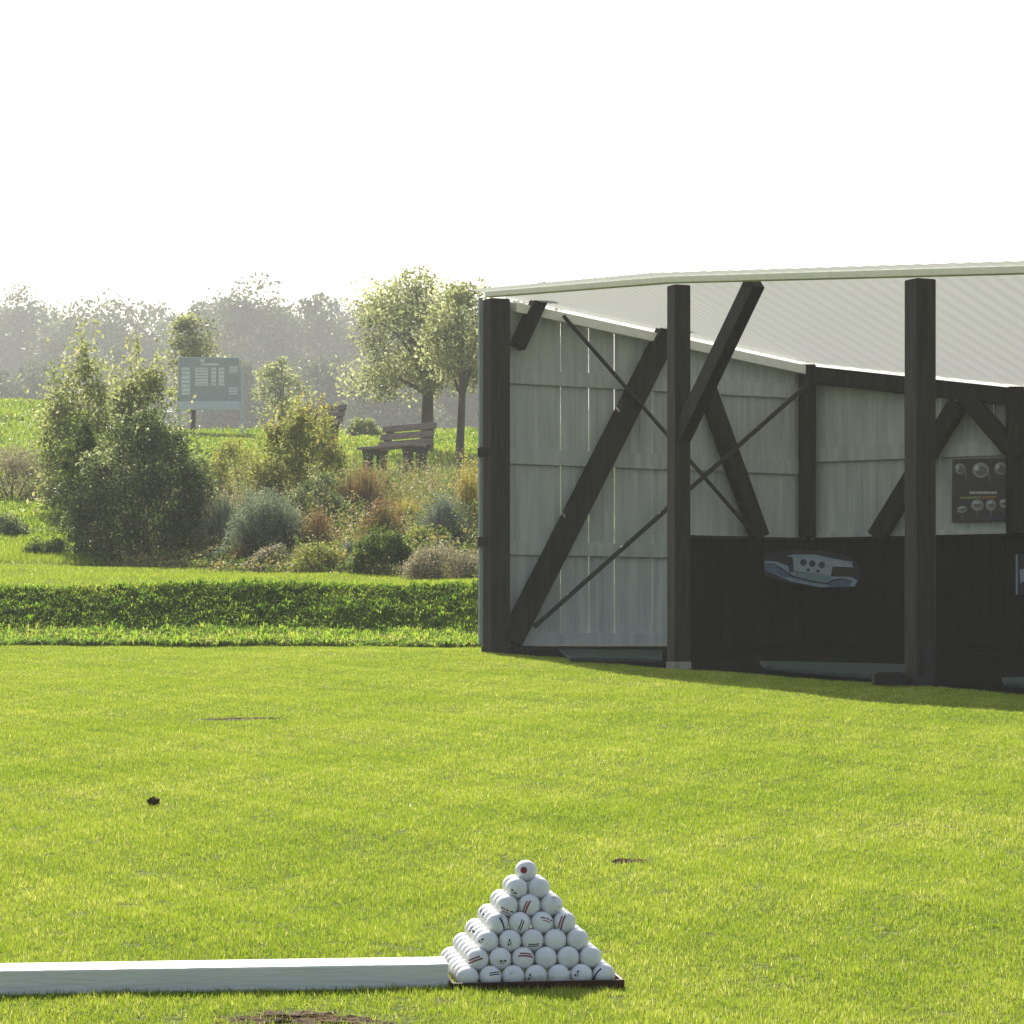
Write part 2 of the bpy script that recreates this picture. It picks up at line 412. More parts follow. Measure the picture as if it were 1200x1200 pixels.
# longer grass on the bank, short on the terrace, coarse up the slope
P = []
def tuft_field(nt, x0, x1, u0, u1, nb, hmean, r, wd, tmean):
    tx = rng.uniform(x0, x1, nt); tu = rng.uniform(u0, u1, nt)
    ty = 22.55 + 0.5*np.clip(tx+0.3, 0, 30) + 0.06*np.sin(tx*2.2) + 0.03*np.sin(tx*7+1) - 0.42 + tu*1.55
    th = hmean*rng.uniform(.55, 1.45, nt)*(1+0.35*vnoise(tx, ty*2, 5, 77)); tt = tmean + rng.normal(0, .2, nt) + .2*vnoise(tx, ty, 4, 78)
    k = np.repeat(np.arange(nt), nb); n = len(k)
    a = rng.uniform(0, 2*PI, n); q = rng.uniform(0, 1, n)**.6
    bx, by = tx[k]+np.cos(a)*q*r*.35, ty[k]+np.sin(a)*q*r*.35
    h = th[k]*rng.uniform(.5, 1.15, n)*np.sqrt(1-.6*q*q); z = T(bx, by)
    out = r*q*rng.uniform(.5, 1.2, n)
    tipx, tipy = bx+np.cos(a)*out, by+np.sin(a)*out
    w2 = wd*rng.uniform(.5, 1.5, n)/2; sx, sy = -np.sin(a)*w2, np.cos(a)*w2
    v = np.empty((n,5,3))
    v[:,0] = np.stack([bx-sx, by-sy, z-.02], -1); v[:,1] = np.stack([bx+sx, by+sy, z-.02], -1)
    mx_, my_ = bx+np.cos(a)*out*.45, by+np.sin(a)*out*.45
    v[:,2] = np.stack([mx_+sx, my_+sy, z+h*.75], -1); v[:,3] = np.stack([mx_-sx, my_-sy, z+h*.75], -1)
    v[:,4] = np.stack([tipx, tipy, z+h*(1-.45*q)], -1)
    j = np.arange(n)*5
    lo = np.concatenate([np.stack([j,j+1,j+2,j+3], -1).ravel(), np.stack([j+3,j+2,j+4], -1).ravel()])
    t_ = (tt[k]+rng.normal(0, .16, n)).clip(0, 1)
    ok = np.repeat(~inside_shed(bx, by), 5)
    return v.reshape(-1,3), lo, np.concatenate([np.full(n,4), np.full(n,3)]), np.repeat(t_, 5)
P.append(tuft_field(6500, -5.6, .3, .0, .98, 32, .05, .10, .006, .52))
P.append(tuft_field(1500, -5.6, .3, .0, .5, 34, .075, .14, .009, .66))  # lower shelf tufts tinted lighter, sunlight put into the colour
P.append(tuft_field(420, -5.6, .3, .3, .85, 30, .07, .14, .009, .38))  # tufts higher up tinted darker, the steep face's shade in colour
P.append(tuft_field(500, -5.6, -.2, .85, 1.05, 16, .05, .08, .010, .55))
me = np_mesh('bank_grass', *merge(P))
tag(link_mesh('bank_grass', me, M['rough_blade']), 'long unmown grass on the low bank behind the lawn', 'grass', kind='stuff')

def bedfront(x, y):     # front line of the flower bed on the terrace (from y=30 left to y=24.7 right)
    px = 600 + x/y*F
    return np.interp(px, [-200, 60, 110, 330, 560, 700], [60, 60, 30.1, 27.3, 24.9, 24.4])
P = []
n = 260000
y = sample_y(n, 23.2, 34, 0.8); x = rng.uniform(-1, 1, n)*(0.1765*y+0.8)
ok = (y > 23.4 + 0.5*np.clip(x+0.3, 0, 30)) & (y < bedfront(x, y)+0.2) & (x < 0.6)
x, y = x[ok], y[ok]; n = len(x)
P.append(blades(x, y, np.where(y < 30.2, 0.02, 0.05)*rng.uniform(0.7, 1.5, n), np.where(y < 30.2, 0.009, 0.012)*rng.uniform(.7, 1.3, n), np.abs(rng.normal(0, .6, n)).clip(0, 1.1), (0.55+rng.normal(0, .18, n)).clip(0, 1)))
me = np_mesh('terrace_grass', *merge(P))
tag(link_mesh('terrace_grass', me, M['lawn_blade']), 'bright mown grass strip on top of the bank', 'grass', kind='stuff')
P = []
n = 240000
y = sample_y(n, 33, 84, 1.0); x = rng.uniform(-0.2, 0.06, n)*y
px = 600 + x/y*F
bed = (px > 95) & (y < 46) & (px < 640)
ok = ~bed & (rng.uniform(0, 1, n) > dryness(x, y))
x, y = x[ok], y[ok]; n = len(x); s = y/34
cl = vnoise(x, y, 2.6, 31)*0.6 + vnoise(x, y, 7, 32)*0.4
P.append(blades(x, y, (0.07+0.05*cl).clip(0.02, 0.2)*s**.4*rng.uniform(.6, 1.4, n), 0.016*s*rng.uniform(.7, 1.3, n), np.abs(rng.normal(0.2, .5, n)).clip(0, 1.1), (0.42+0.3*cl+rng.normal(0, .2, n)).clip(0, 1), True))
me = np_mesh('slope_grass', *merge(P))
tag(link_mesh('slope_grass', me, M['lawn_blade']), 'tufty grass on the hillside behind the flower bed', 'grass', kind='stuff')

# ------------------------------------------------------------------ leaves
def leaves(cent, size, tint, up=0.3, aspect=2.0):
    n = len(cent)
    d = rng.normal(0, 1, (n,3)); d[:,2] += up; d /= np.linalg.norm(d, axis=1)[:,None]
    r = rng.normal(0, 1, (n,3)); s = np.cross(d, r); s /= np.linalg.norm(s, axis=1)[:,None]
    nn = np.cross(d, s)
    L = (size*rng.uniform(0.65, 1.35, n))[:,None]; Wd = L/aspect
    v = np.empty((n,4,3))
    v[:,0] = cent - d*L/2; v[:,1] = cent + s*Wd/2 + nn*L*0.08; v[:,2] = cent + d*L/2; v[:,3] = cent - s*Wd/2 + nn*L*0.08
    return v.reshape(-1,3), np.arange(4*n), np.full(n,4), np.repeat(tint, 4)

def dome_points(n, rx, ry, h, nclump, cr, shell=0.6, flat=0.9):
    """points gathered in clumps through a dome whose base stands on z=0"""
    u = rng.normal(0, 1, (nclump,3)); u /= np.linalg.norm(u, axis=1)[:,None]
    rad = rng.uniform(shell, 1.0, nclump)[:,None]**0.5
    c = u*rad
    c[:,2] = np.abs(c[:,2])
    c *= np.array([rx-cr*.5, ry-cr*.5, h-cr*.5]); c[:,2] = c[:,2]*1.0 + 0.05*h
    k = rng.integers(0, nclump, n)
    q = rng.normal(0, 1, (n,3)); q /= np.linalg.norm(q, axis=1)[:,None]
    q *= (rng.uniform(0, 1, n)**0.45)[:,None]*cr*rng.uniform(0.6, 1.25, nclump)[k][:,None]; q[:,2] *= flat
    p = c[k] + q
    p[:,2] = np.abs(p[:,2])
    tint = rng.normal(0, 0.14, nclump)[k]
    return p, tint, c

def spikes(n, r, h, width, curve=0.35, base=0.25):
    """upright or fanning narrow leaves from one crown, as bent strips"""
    a = rng.uniform(0, 2*PI, n); k = rng.uniform(0, 1, n)**0.6
    b0 = np.stack([np.cos(a)*k*r*base, np.sin(a)*k*r*base, np.zeros(n)], -1)
    hh = h*np.sqrt(np.clip(1-(k*0.92)**2, 0.08, 1))*rng.uniform(.72, 1.08, n)
    tip = np.stack([np.cos(a)*k*r, np.sin(a)*k*r, hh], -1) + rng.normal(0, 0.035*h, (n,3))
    mid = (b0+tip)/2; mid[:,2] += curve*0.3*h*k; 
    s = np.stack([-np.sin(a), np.cos(a), np.zeros(n)], -1)*(width*rng.uniform(.6, 1.4, n))[:,None]/2
    v = np.empty((n,5,3)); v[:,0] = b0-s; v[:,1] = b0+s; v[:,2] = mid+s; v[:,3] = mid-s; v[:,4] = tip
    j = np.arange(n)*5
    lo = np.concatenate([np.stack([j,j+1,j+2,j+3], -1).ravel(), np.stack([j+3,j+2,j+4], -1).ravel()])
    return v.reshape(-1,3), lo, np.concatenate([np.full(n,4), np.full(n,3)]), np.repeat(rng.uniform(0, 1, n), 5), tip

def stems(parent, tips, n, r0, name='stem', mat='stem'):
    mb = MB(); o = origin_of(parent)
    for p in tips[rng.choice(len(tips), min(n, len(tips)), replace=False)]:
        b = Vector((p[0]*.15, p[1]*.15, -0.03)); e = Vector(p); m_ = (b+e)/2 + Vector((rng.normal(0,.03), rng.normal(0,.03), 0.1*e.z))
        mb.tube([o+b, o+m_, o+e], [r0, r0*.7, r0*.25], 5)
    return mb.build(name, M[mat], parent, smooth=True)

def shrub(name, px, Yd, wpx, hpx, mat, label, cat='shrub', n=9000, leaf=0.035, nclump=60, crf=0.25, up=0.3, aspect=1.8, deep=0.8, lift=0.0, spires=0, shell=0.6, group=None):
    loc = hit(px, Yd); loc.z -= 0.02
    rx = wpx/2/F*Yd; h = hpx/F*Yd
    e = empty(name, loc, label, cat, group)
    p, tt, c = dome_points(n, rx, rx*deep, h, nclump, crf*min(rx, h), shell)
    nb = int(n*.22); a_ = rng.uniform(0, 2*PI, nb); q_ = rng.uniform(.3, 1, nb)**.5*.97; zz = rng.uniform(0, .62, nb)
    pb = np.stack([np.cos(a_)*q_*rx*np.sqrt(1-zz*zz), np.sin(a_)*q_*rx*deep*np.sqrt(1-zz*zz), zz*h*.9], -1) + rng.normal(0, .05*h, (nb,3)); pb[:,2] = np.abs(pb[:,2])
    p = np.concatenate([p, pb]); tt = np.concatenate([tt, rng.normal(0, .1, nb)])
    p[:,2] += lift*h
    parts = [leaves(p, leaf, (0.5+tt+rng.normal(0, .2, len(p))).clip(0, 1), up, aspect)]
    if spires:                 # loose shoots that break the outline
        for i in range(spires):
            a = rng.uniform(0, 2*PI); k = rng.uniform(0, .85)
            b = np.array([math.cos(a)*k*rx, math.sin(a)*k*rx*deep, h*math.sqrt(1-k*k)*.75])
            L = h*rng.uniform(.22, .42); tdir = np.array([math.cos(a)*k*.5, math.sin(a)*k*.5, 1.0])
            m_ = 26; u = rng.uniform(0, 1, m_)
            q = b + u[:,None]*L*tdir + rng.normal(0, 1, (m_,3))*leaf*0.9*(1.15-u)[:,None]
            parts.append(leaves(q, leaf, rng.uniform(.4, 1, m_), 0.8, aspect))
    v, lo, ct, ti = merge(parts)
    link_mesh('foliage', np_mesh('foliage', v, lo, ct, ti), M[mat], e)
    stems(e, c, 14, 0.012*max(1, rx))
    return e

def tuft(name, px, Yd, wpx, hpx, mat, label, cat='plant', n=900, width=0.012, curve=.35, heads=None, base=.25):
    loc = hit(px, Yd); loc.z -= 0.02
    r = wpx/2/F*Yd; h = hpx/F*Yd
    e = empty(name, loc, label, cat)
    v, lo, ct, ti, tips = spikes(n, r, h, width, curve, base)
    link_mesh('leaf_tuft', np_mesh('leaf_tuft', v, lo, ct, ti), M[mat], e)
    if heads:
        hm, hs, hn = heads
        k = rng.choice(len(tips), min(hn, len(tips)), replace=False)
        q = np.repeat(tips[k], 7, 0) + rng.normal(0, hs*.8, (len(k)*7, 3))*np.array([1,1,2.2])
        q[:,2] = q[:,2].clip(0.01, None)
        v, lo, ct, ti = leaves(q, hs, rng.uniform(0, 1, len(q)), .8, 1.8)
        link_mesh('flower_heads', np_mesh('flower_heads', v, lo, ct, ti), M[hm], e)
    return e

# the big pair of shrubs on the left
shrub('leafy_shrub', 98, 37, 118, 206, 'pale_green', 'tall loose pale green shrub behind the left half of the big dark rounded shrub', n=9500, leaf=.06, nclump=60, crf=.36, spires=34, shell=.3)
shrub('leafy_shrub', 160, 38.5, 108, 192, 'pale_green', 'broad loose pale shrub between the taller pale shrub and the notice board', n=8500, leaf=.06, nclump=50, crf=.36, spires=34, shell=.3)
shrub('rounded_shrub', 168, 31, 185, 172, 'dark_green', 'large dark green rounded shrub at the left end of the flower bed', n=21000, leaf=.044, nclump=95, crf=.27, spires=34)
shrub('leafy_shrub', 96, 31.6, 80, 160, 'mid_green', 'sunlit mid green shrub leaning against the left side of the dark rounded shrub', n=8000, leaf=.036, nclump=60, crf=.25, spires=14)
shrub('low_shrub', 14, 41, 130, 72, 'cream', 'dark-based shrub with pale faded flowers at the left edge on the slope', n=9000, leaf=.035, nclump=60, crf=.28)
shrub('low_shrub', 8, 34, 60, 30, 'dark_green', 'small dark creeping shrub on the grass slope at the left edge', n=2500, leaf=.03, nclump=24, crf=.35)
shrub('low_shrub', 48, 31.3, 52, 20, 'mid_green', 'small bright green leafy clump at the foot of the grass slope', n=1500, leaf=.03, nclump=18, crf=.4)
# the middle of the bed
shrub('upright_shrub', 354, 36, 128, 138, 'yellow_green', 'upright yellow-green shrub with spiky shoots in front of the far bench', n=11000, leaf=.046, nclump=80, crf=.28, spires=64, shell=.2)
shrub('upright_shrub', 285, 36, 124, 104, 'yellow_green', 'loose yellowing shrub between the dark rounded shrub and the upright shrub', n=9000, leaf=.034, nclump=50, crf=.26, spires=14)
shrub('upright_shrub', 372, 33.5, 90, 82, 'dark_green', 'shaded dark green shrub at the foot of the upright yellow-green shrub', n=6000, leaf=.032, nclump=50, crf=.26, spires=10)
tuft('flowering_plant', 425, 35, 84, 76, 'rust', 'brown plant with faded russet flower plumes left of the near bench', 'plant', 1500, .012, .2, ('rust', .022, 420))
tuft('flowering_plant', 262, 30.5, 60, 84, 'grey_green', 'grey-green plant with pale seed heads beside the dark rounded shrub', 'plant', 1300, .012, .2, ('cream', .02, 200))
tuft('lavender_mound', 314, 29.2, 102, 84, 'grey_green', 'largest grey-green lavender mound in the middle of the bed', 'plant', 3600, .010, .5, ('grey_green', .02, 1200))
tuft('lavender_mound', 409, 28.4, 46, 36, 'blue_grey', 'small blue-grey rounded lavender tuft in the middle of the bed', 'plant', 2200, .009, .6)
tuft('lavender_mound', 522, 29.5, 76, 86, 'blue_grey', 'spiky blue-grey lavender bush near the shed corner post', 'plant', 3000, .010, .35, ('grey_green', .018, 500))
tuft('flowering_plant', 372, 29, 56, 66, 'rust', 'rust-brown seeding plant between the two lavender mounds', 'plant', 900, .011, .2, ('rust', .022, 300))
tuft('flowering_plant', 448, 30, 64, 74, 'mixed', 'reddish flowering plant above the bright green leafy mound', 'plant', 1000, .011, .2, ('rust', .026, 380))
tuft('flowering_plant', 476, 34, 66, 50, 'yellow_dry', 'straw-coloured grassy plant below the near bench', 'plant', 1100, .011, .3)
tuft('flowering_plant', 550, 30, 46, 118, 'yellow_dry', 'tall yellow reedy plant beside the shed corner post', 'plant', 900, .014, .2, ('yellow_dry', .025, 200))
tuft('flowering_plant', 290, 33, 60, 70, 'grey_green', 'silvery upright stalks behind the largest lavender mound', 'plant', 800, .012, .15, ('cream', .022, 160))
shrub('leafy_shrub', 452, 38, 50, 44, 'mid_green', 'small fresh green shrub just below the near bench', n=2600, leaf=.034, nclump=30, crf=.35)
shrub('leafy_shrub', 512, 36, 60, 40, 'yellow_green', 'low yellow-green shrub between near bench and shed post', n=2400, leaf=.032, nclump=30, crf=.35)
shrub('leafy_mound', 448, 26.6, 84, 58, 'mid_green', 'bright green leafy mound at the front edge of the bed', 'plant', n=6000, leaf=.03, nclump=55, crf=.3)
shrub('leafy_mound', 375, 27.2, 80, 38, 'yellow_green', 'low light green mound at the bed edge under the small lavender tuft', 'plant', n=3600, leaf=.026, nclump=40, crf=.35)
shrub('heather_mound', 520, 25.4, 108, 46, 'cream', 'pinkish-beige heather mound at the bed edge next to the shed post', 'plant', n=9000, leaf=.02, nclump=70, crf=.3)
shrub('heather_mound', 322, 28.2, 62, 34, 'cream', 'cream variegated mound at the bed edge below the largest lavender mound', 'plant', n=3600, leaf=.026, nclump=40, crf=.35)
shrub('leafy_mound', 258, 29.3, 44, 26, 'grey_green', 'small round grey-green mound at the bed edge beside the dark shrub', 'plant', n=1800, leaf=.024, nclump=24, crf=.4)
shrub('leafy_mound', 290, 28.9, 42, 30, 'rust', 'small rusty-leaved clump at the bed edge below the silvery stalks', 'plant', n=1600, leaf=.026, nclump=24, crf=.4)
shrub('leafy_shrub', 490, 28.6, 62, 56, 'yellow_green', 'olive leafy bush between the red flowers and spiky lavender', n=3600, leaf=.028, nclump=40, crf=.32, spires=8)
# ground cover in the bed
n = 150000
y = rng.uniform(24.5, 47, n); px = rng.uniform(100, 640, n); x = (px-600)/F*y
ok = (y > bedfront(x, y)) & (rng.uniform(0, 1, n) > 0.8*dryness(x, y)) & (x < 0.2*(y-23))
x, y = x[ok], y[ok]; n = len(x)
cl = (0.5+0.8*vnoise(x, y, 6, 51)).clip(0, 1)*np.clip((y-bedfront(x, y))/1.5, .25, 1)
p = np.stack([x, y, T(x, y) + rng.uniform(0, 1, n)**1.2*(0.05+0.42*cl)], -1)
G = [leaves(p, .04, (0.5+0.35*vnoise(x, y, 5, 52)+rng.normal(0, .22, n)).clip(0, 1), .5)]
ns = 900; y = rng.uniform(26, 44, ns); px = rng.uniform(215, 575, ns); x = (px-600)/F*y
ok = (y > bedfront(x, y)+.4) & (x < .2*(y-23)); x, y = x[ok], y[ok]; ns = len(x)
hs = rng.uniform(.3, .75, ns)*np.clip((y-bedfront(x, y))/3, .35, 1); tn = (0.55+0.4*vnoise(x, y, 3, 55)+rng.normal(0, .15, ns)).clip(0, 1)
k = np.repeat(np.arange(ns), 26); u = rng.uniform(.25, 1, len(k)); lx = rng.normal(0, .12, ns); ly = rng.normal(0, .12, ns)
q = np.stack([x[k]+lx[k]*u, y[k]+ly[k]*u, T(x, y)[k]+hs[k]*u], -1) + rng.normal(0, .02, (len(k),3))
G.append(leaves(q, .034, (tn[k]+rng.normal(0, .12, len(k))).clip(0, 1), .9, 2.2))
v, lo, ct, ti = merge(G)
tag(link_mesh('ground_cover', np_mesh('ground_cover', v, lo, ct, ti), M['mixed']), 'mixed low leafy ground cover filling the flower bed', 'ground cover', kind='stuff')

# ------------------------------------------------------------------ trees
def tree(name, px, Yd, h, crown_r, crown_z, crown_h, mat, label, n, leaf, nclump, trunk_r, lean=(0, 0), group=None, crf=.3, bole=True, dx=0.0, shell=.45):
    loc = hit(px, Yd); loc.z -= .05
    e = empty(name, loc, label, 'tree', group)
    u = rng.normal(0, 1, (nclump,3)); u /= np.linalg.norm(u, axis=1)[:,None]
    c = u*(rng.uniform(shell**3, 1, nclump)**(1/3))[:,None]
    c *= np.array([crown_r, crown_r, crown_h/2])*0.85
    c[:,0] *= np.where(c[:,2] > 0, 1-0.45*np.abs(c[:,2])/(crown_h/2), 1); c[:,1] *= np.where(c[:,2] > 0, 1-0.45*np.abs(c[:,2])/(crown_h/2), 1)
    c += np.array([lean[0]+dx, lean[1], crown_z])
    k = rng.integers(0, nclump, n)
    cr = crf*crown_r*rng.uniform(.55, 1.3, nclump)
    q = rng.normal(0, 1, (n,3)); q /= np.linalg.norm(q, axis=1)[:,None]; q *= (rng.uniform(0, 1, n)**.5)[:,None]*cr[k][:,None]; q[:,2] *= .75
    p = c[k]+q; p[:,2] = p[:,2].clip(.1, None)
    v, lo, ct, ti = leaves(p, leaf, (0.5+rng.normal(0, .13, nclump)[k]+rng.normal(0, .2, n)).clip(0, 1), -.1, 1.7)
    link_mesh('crown', np_mesh('crown', v, lo, ct, ti), M[mat], e)
    mb = MB(); o = Vector(loc)
    top = Vector((lean[0], lean[1], crown_z+crown_h*.15)); b0 = Vector((0, 0, -.05))
    mid = Vector((lean[0]*.35+trunk_r*.5, lean[1]*.35, top.z*.5))
    mb.tube([o+b0, o+Vector((0, 0, .12)), o+mid, o+top], [trunk_r*1.45, trunk_r*1.05, trunk_r*.8, trunk_r*.3], 10)
    for i in rng.choice(nclump, min(12, nclump), replace=False):
        ci = Vector(c[i]); s = b0.lerp(top, .45+.4*rng.uniform()) if ci.z > top.z*.5 else b0.lerp(top, .4)
        s = Vector((mid.x + (top.x-mid.x)*max(0, (s.z/top.z-.5)*2), mid.y, s.z))
        mb.tube([o+s, o+s.lerp(ci, .5)+Vector((0, 0, .05*h)), o+ci], [trunk_r*.4, trunk_r*.25, trunk_r*.08], 6)
    mb.build('trunk', M['bark'], e, smooth=True)
    return e

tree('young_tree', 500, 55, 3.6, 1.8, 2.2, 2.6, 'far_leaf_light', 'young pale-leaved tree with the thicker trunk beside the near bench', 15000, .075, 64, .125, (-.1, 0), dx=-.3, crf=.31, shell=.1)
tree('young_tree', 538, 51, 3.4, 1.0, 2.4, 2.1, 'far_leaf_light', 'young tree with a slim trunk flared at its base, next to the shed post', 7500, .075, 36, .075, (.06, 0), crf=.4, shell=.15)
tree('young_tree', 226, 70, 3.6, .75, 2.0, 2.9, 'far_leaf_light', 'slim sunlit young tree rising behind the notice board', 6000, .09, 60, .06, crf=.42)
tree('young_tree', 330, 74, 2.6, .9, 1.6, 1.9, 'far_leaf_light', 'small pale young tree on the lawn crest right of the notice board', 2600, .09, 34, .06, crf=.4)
far = [(-70,118,14,'far tall dark tree just beyond the left picture edge'), (25,128,15,'dark tall tree at the far left behind the upper lawn'), (105,116,14,'dark far tree rising behind the pale green shrub'),
       (185,132,16,'dark far tree standing behind the notice board left side'), (262,120,13.2,'dark far tree just right of the notice board'), (335,134,15.4,'dark far tree behind the upright yellow-green shrub'),
       (405,122,13.4,'dark far tree directly above the far bench'), (470,136,15.6,'dark far tree behind the thick-trunked young tree'), (540,124,13.6,'dark far tree behind the slim-trunked young tree'), (-15,138,16,'dark far tree at the left edge in the second row'), (65,136,15,'dark far tree in the second row behind the pale green shrub'), (145,110,12,'dark far tree left of the notice board in the front row'), (225,112,12.5,'dark far tree directly behind the notice board'), (300,110,12,'dark far tree in the front row right of the notice board'), (370,112,13,'dark far tree in the front row behind the far bench'), (435,110,12,'dark far tree in the front row behind the near bench'), (505,112,13,'dark far tree in the front row behind the thick trunk'), (625,130,13.5,'dark far tree beyond the shed corner post, mostly hidden')]
for i, (px, Yd, top, lab) in enumerate(far):
    Yd *= 2.4
    zc = (HY-328)/F*Yd + rng.uniform(-2, 1.5)
    base = Tf((px-600)/F*Yd, Yd); h = zc-base
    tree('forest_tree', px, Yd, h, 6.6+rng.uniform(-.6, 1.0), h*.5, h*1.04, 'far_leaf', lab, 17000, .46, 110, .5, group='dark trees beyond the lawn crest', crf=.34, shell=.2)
shrub('clipped_shrub', 425, 62, 44, 26, 'pale_green', 'low pale rounded shrub on the lawn crest behind the near bench', n=2600, leaf=.06, nclump=30, crf=.4)
# dark understorey that closes the foot of the far trees
for i, (px, Yd, w_, lab) in enumerate([(20,100,150,'dark understorey bush at the left behind the upper lawn'), (150,104,150,'dark understorey bush behind the pale green shrub'), (265,92,130,'dark understorey bush under the notice board'), (360,96,140,'dark understorey bush behind the yellow-green shrub'), (455,90,130,'dark understorey bush behind the near bench'), (545,94,130,'dark understorey bush behind the young tree trunks')]):
    base = HY - Tf((px-600)/F*Yd, Yd)/Yd*F
    Yd *= 2.0; base = HY - Tf((px-600)/F*Yd, Yd)/Yd*F
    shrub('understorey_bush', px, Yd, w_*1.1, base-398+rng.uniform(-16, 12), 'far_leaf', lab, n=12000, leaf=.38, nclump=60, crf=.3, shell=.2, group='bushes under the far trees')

# ------------------------------------------------------------------ notice board
def notice_board():
    Yd = 63.0
    L = lambda px, py, off=0: Vector(((px-600)/F*Yd, Yd-off, (HY-py)/F*Yd))
    b0 = hit(246, Yd)
    e = empty('notice_board', b0, 'large grey notice board on two posts with white score sheets pinned to it', 'notice board')
    k = Yd/F
    def rect(x0, x1, y0, y1, off, th):
        a, c = L(x0, y1, off), L(x1, y0, off)
        return MB().box(a.x, c.x, a.y-th, a.y, a.z, c.z)
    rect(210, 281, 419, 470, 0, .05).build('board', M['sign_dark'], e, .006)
    rect(209, 282, 470.4, 480.5, 0.01, .06).build('lower_rail', M['sign_rail'], e, .006)
    for px in (210.5, 283):
        p = L(px, 430 if px > 250 else 417, -0.02); q = Vector((p.x, p.y, Tf(p.x, p.y)-.1))
        MB().bar(q, p, .06, .06, (0, 1, 0)).build('post', M['sign_post'], e, .005)
    sheets = [(213,223,431,463,6), (229,244,431,452.5,6), (248,253.5,431,452,4), (256.5,263,431,452,4), (269,278.5,429.5,437,2), (268.5,278.5,454,462.5,2)]
    for (x0, x1, y0, y1, rows) in sheets:
        mb = rect(x0, x1, y0, y1, .051, .006)
        for r in range(rows):
            yy = y0 + (r+.75)*(y1-y0)/(rows+.4)
            a, c = L(x0+.6, yy+.35, .0585), L(x1-.6, yy-.35, .0585)
            mb.box(a.x, c.x, a.y-.003, a.y, a.z, c.z, 1)
        mb.build('score_sheet', [M['sign_white'], M['sign_line']], e)
    mb = MB()
    for (x0, x1, y0, y1) in [(235,240,421,425), (236,256,426.2,428.4)]:
        a, c = L(x0, y1, .052), L(x1, y0, .052); mb.box(a.x, c.x, a.y-.004, a.y, a.z, c.z)
    mb.build('heading', M['sign_white'], e)
    return e
notice_board()

# ------------------------------------------------------------------ benches
def bench(px, Yd, ang, label):
    loc = hit(px, Yd)
    e = empty('park_bench', (0, 0, 0), label, 'bench', 'wooden park benches')
    Lh = 0.66
    for i, zz in enumerate((.52, .655, .79)):
        MB().bar((-Lh, .20+.05*i, zz), (Lh, .20+.05*i, zz), .105, .04, (0, 1, -.25)).build('back_slat', M['bench_wood'], e, .006)
    for i, yy in enumerate((-.24, -.10, .04)):
        MB().bar((-Lh, yy, .44), (Lh, yy, .44), .12, .045, (0, 0, 1)).build('seat_slat', M['bench_wood'], e, .006)
    for xx in (-.50, .50):
        mb = MB()
        mb.box(xx-.06, xx+.06, -.27, .16, .34, .41)
        mb.box(xx-.06, xx+.06, -.25, -.11, .0, .34)
        mb.box(xx-.06, xx+.06, .05, .19, .0, .34)
        mb.bar((xx, .16, .34), (xx, .365, .84), .10, .09, (0, 1, 0))
        mb.box(xx-.07, xx+.07, -.32, .28, -.04, .07)
        mb.build('leg', M['bench_leg'], e, .008)
    e.location = loc; e.rotation_euler = (0, 0, ang)
    return e
b1 = bench(464, 48.5, math.radians(-46), 'weathered brown wooden bench with heavy dark legs near the young tree trunks')
b2 = bench(366, 56.5, math.radians(-46), 'further wooden bench half hidden behind the upright yellow-green shrub')

# ------------------------------------------------------------------ shed
shed = empty('practice_shed', (POST2.x, POST2.y, Tf(POST2.x, POST2.y)), 'open-fronted dark timber practice shed with whitewashed board walls', 'shed')
# whitewashed plank walls: individual boards with open joints
def planks(pl, t0, t1, z0, seed, gaps, name, parent=shed, zt=None, off=-.012):
    r = random.Random(seed); mb = MB(); t = t0; i = 0
    while t < t1-.01:
        w_ = min(r.uniform(.085, .125), t1-t)
        g_ = gaps.get(i, .0012)
        za = lambda tt: (roofz(*pl.pt(tt, 0).xy) - .035)
        jit = r.uniform(-.0035, .0035)
        a, b_ = t, t+w_-g_
        c = []
        for zz in (0, 1):
            for (tt, oo) in ((a, off-.006+jit), (b_, off-.006+jit), (b_, off+.006+jit), (a, off+.006+jit)):
                c.append(pl.pt(tt, z0 if zz == 0 else za(tt), oo))
        mb.hexa(c); t += w_; i += 1
    return mb.build(name, M['white_board'], parent, .0025)
tA = W1.t(591)
planks(W1, tA, tc_-.01, .052, 3, {4:.0065, 6:.009, 8:.0095, 11:.007}, 'board_wall')
planks(W2, .03, T2END, .80, 5, {}, 'board_wall', off=-.03)
# rails on the plank walls
def rail(pl, ta, tb, z0, z1, off, th, mat, name, bev=.003):
    mb = MB(); c = []
    for zz in (z0, z1):
        for (tt, oo) in ((ta, off), (tb, off), (tb, off+th), (ta, off+th)): c.append(pl.pt(tt, zz, oo))
    mb.hexa(c); return mb.build(name, M[mat], shed, bev)
kz = 21.1/F
for (ya, yb) in ((450, 432), (544, 525), (650.5, 634), (757, 741)):
    rail(W1, tA+.02, tc_-.05 if yb < 600 else W1.t(792), (HY-ya)*kz+.002, (HY-yb)*kz, .0035, .014, 'white_board', 'wall_rail')
rail(W2, .06, T2END-.1, 1.47, 1.58, -.014, .016, 'white_board', 'wall_rail')
rail(W2, .06, T2END-.1, .886, .925, -.014, .018, 'white_board', 'wall_rail')
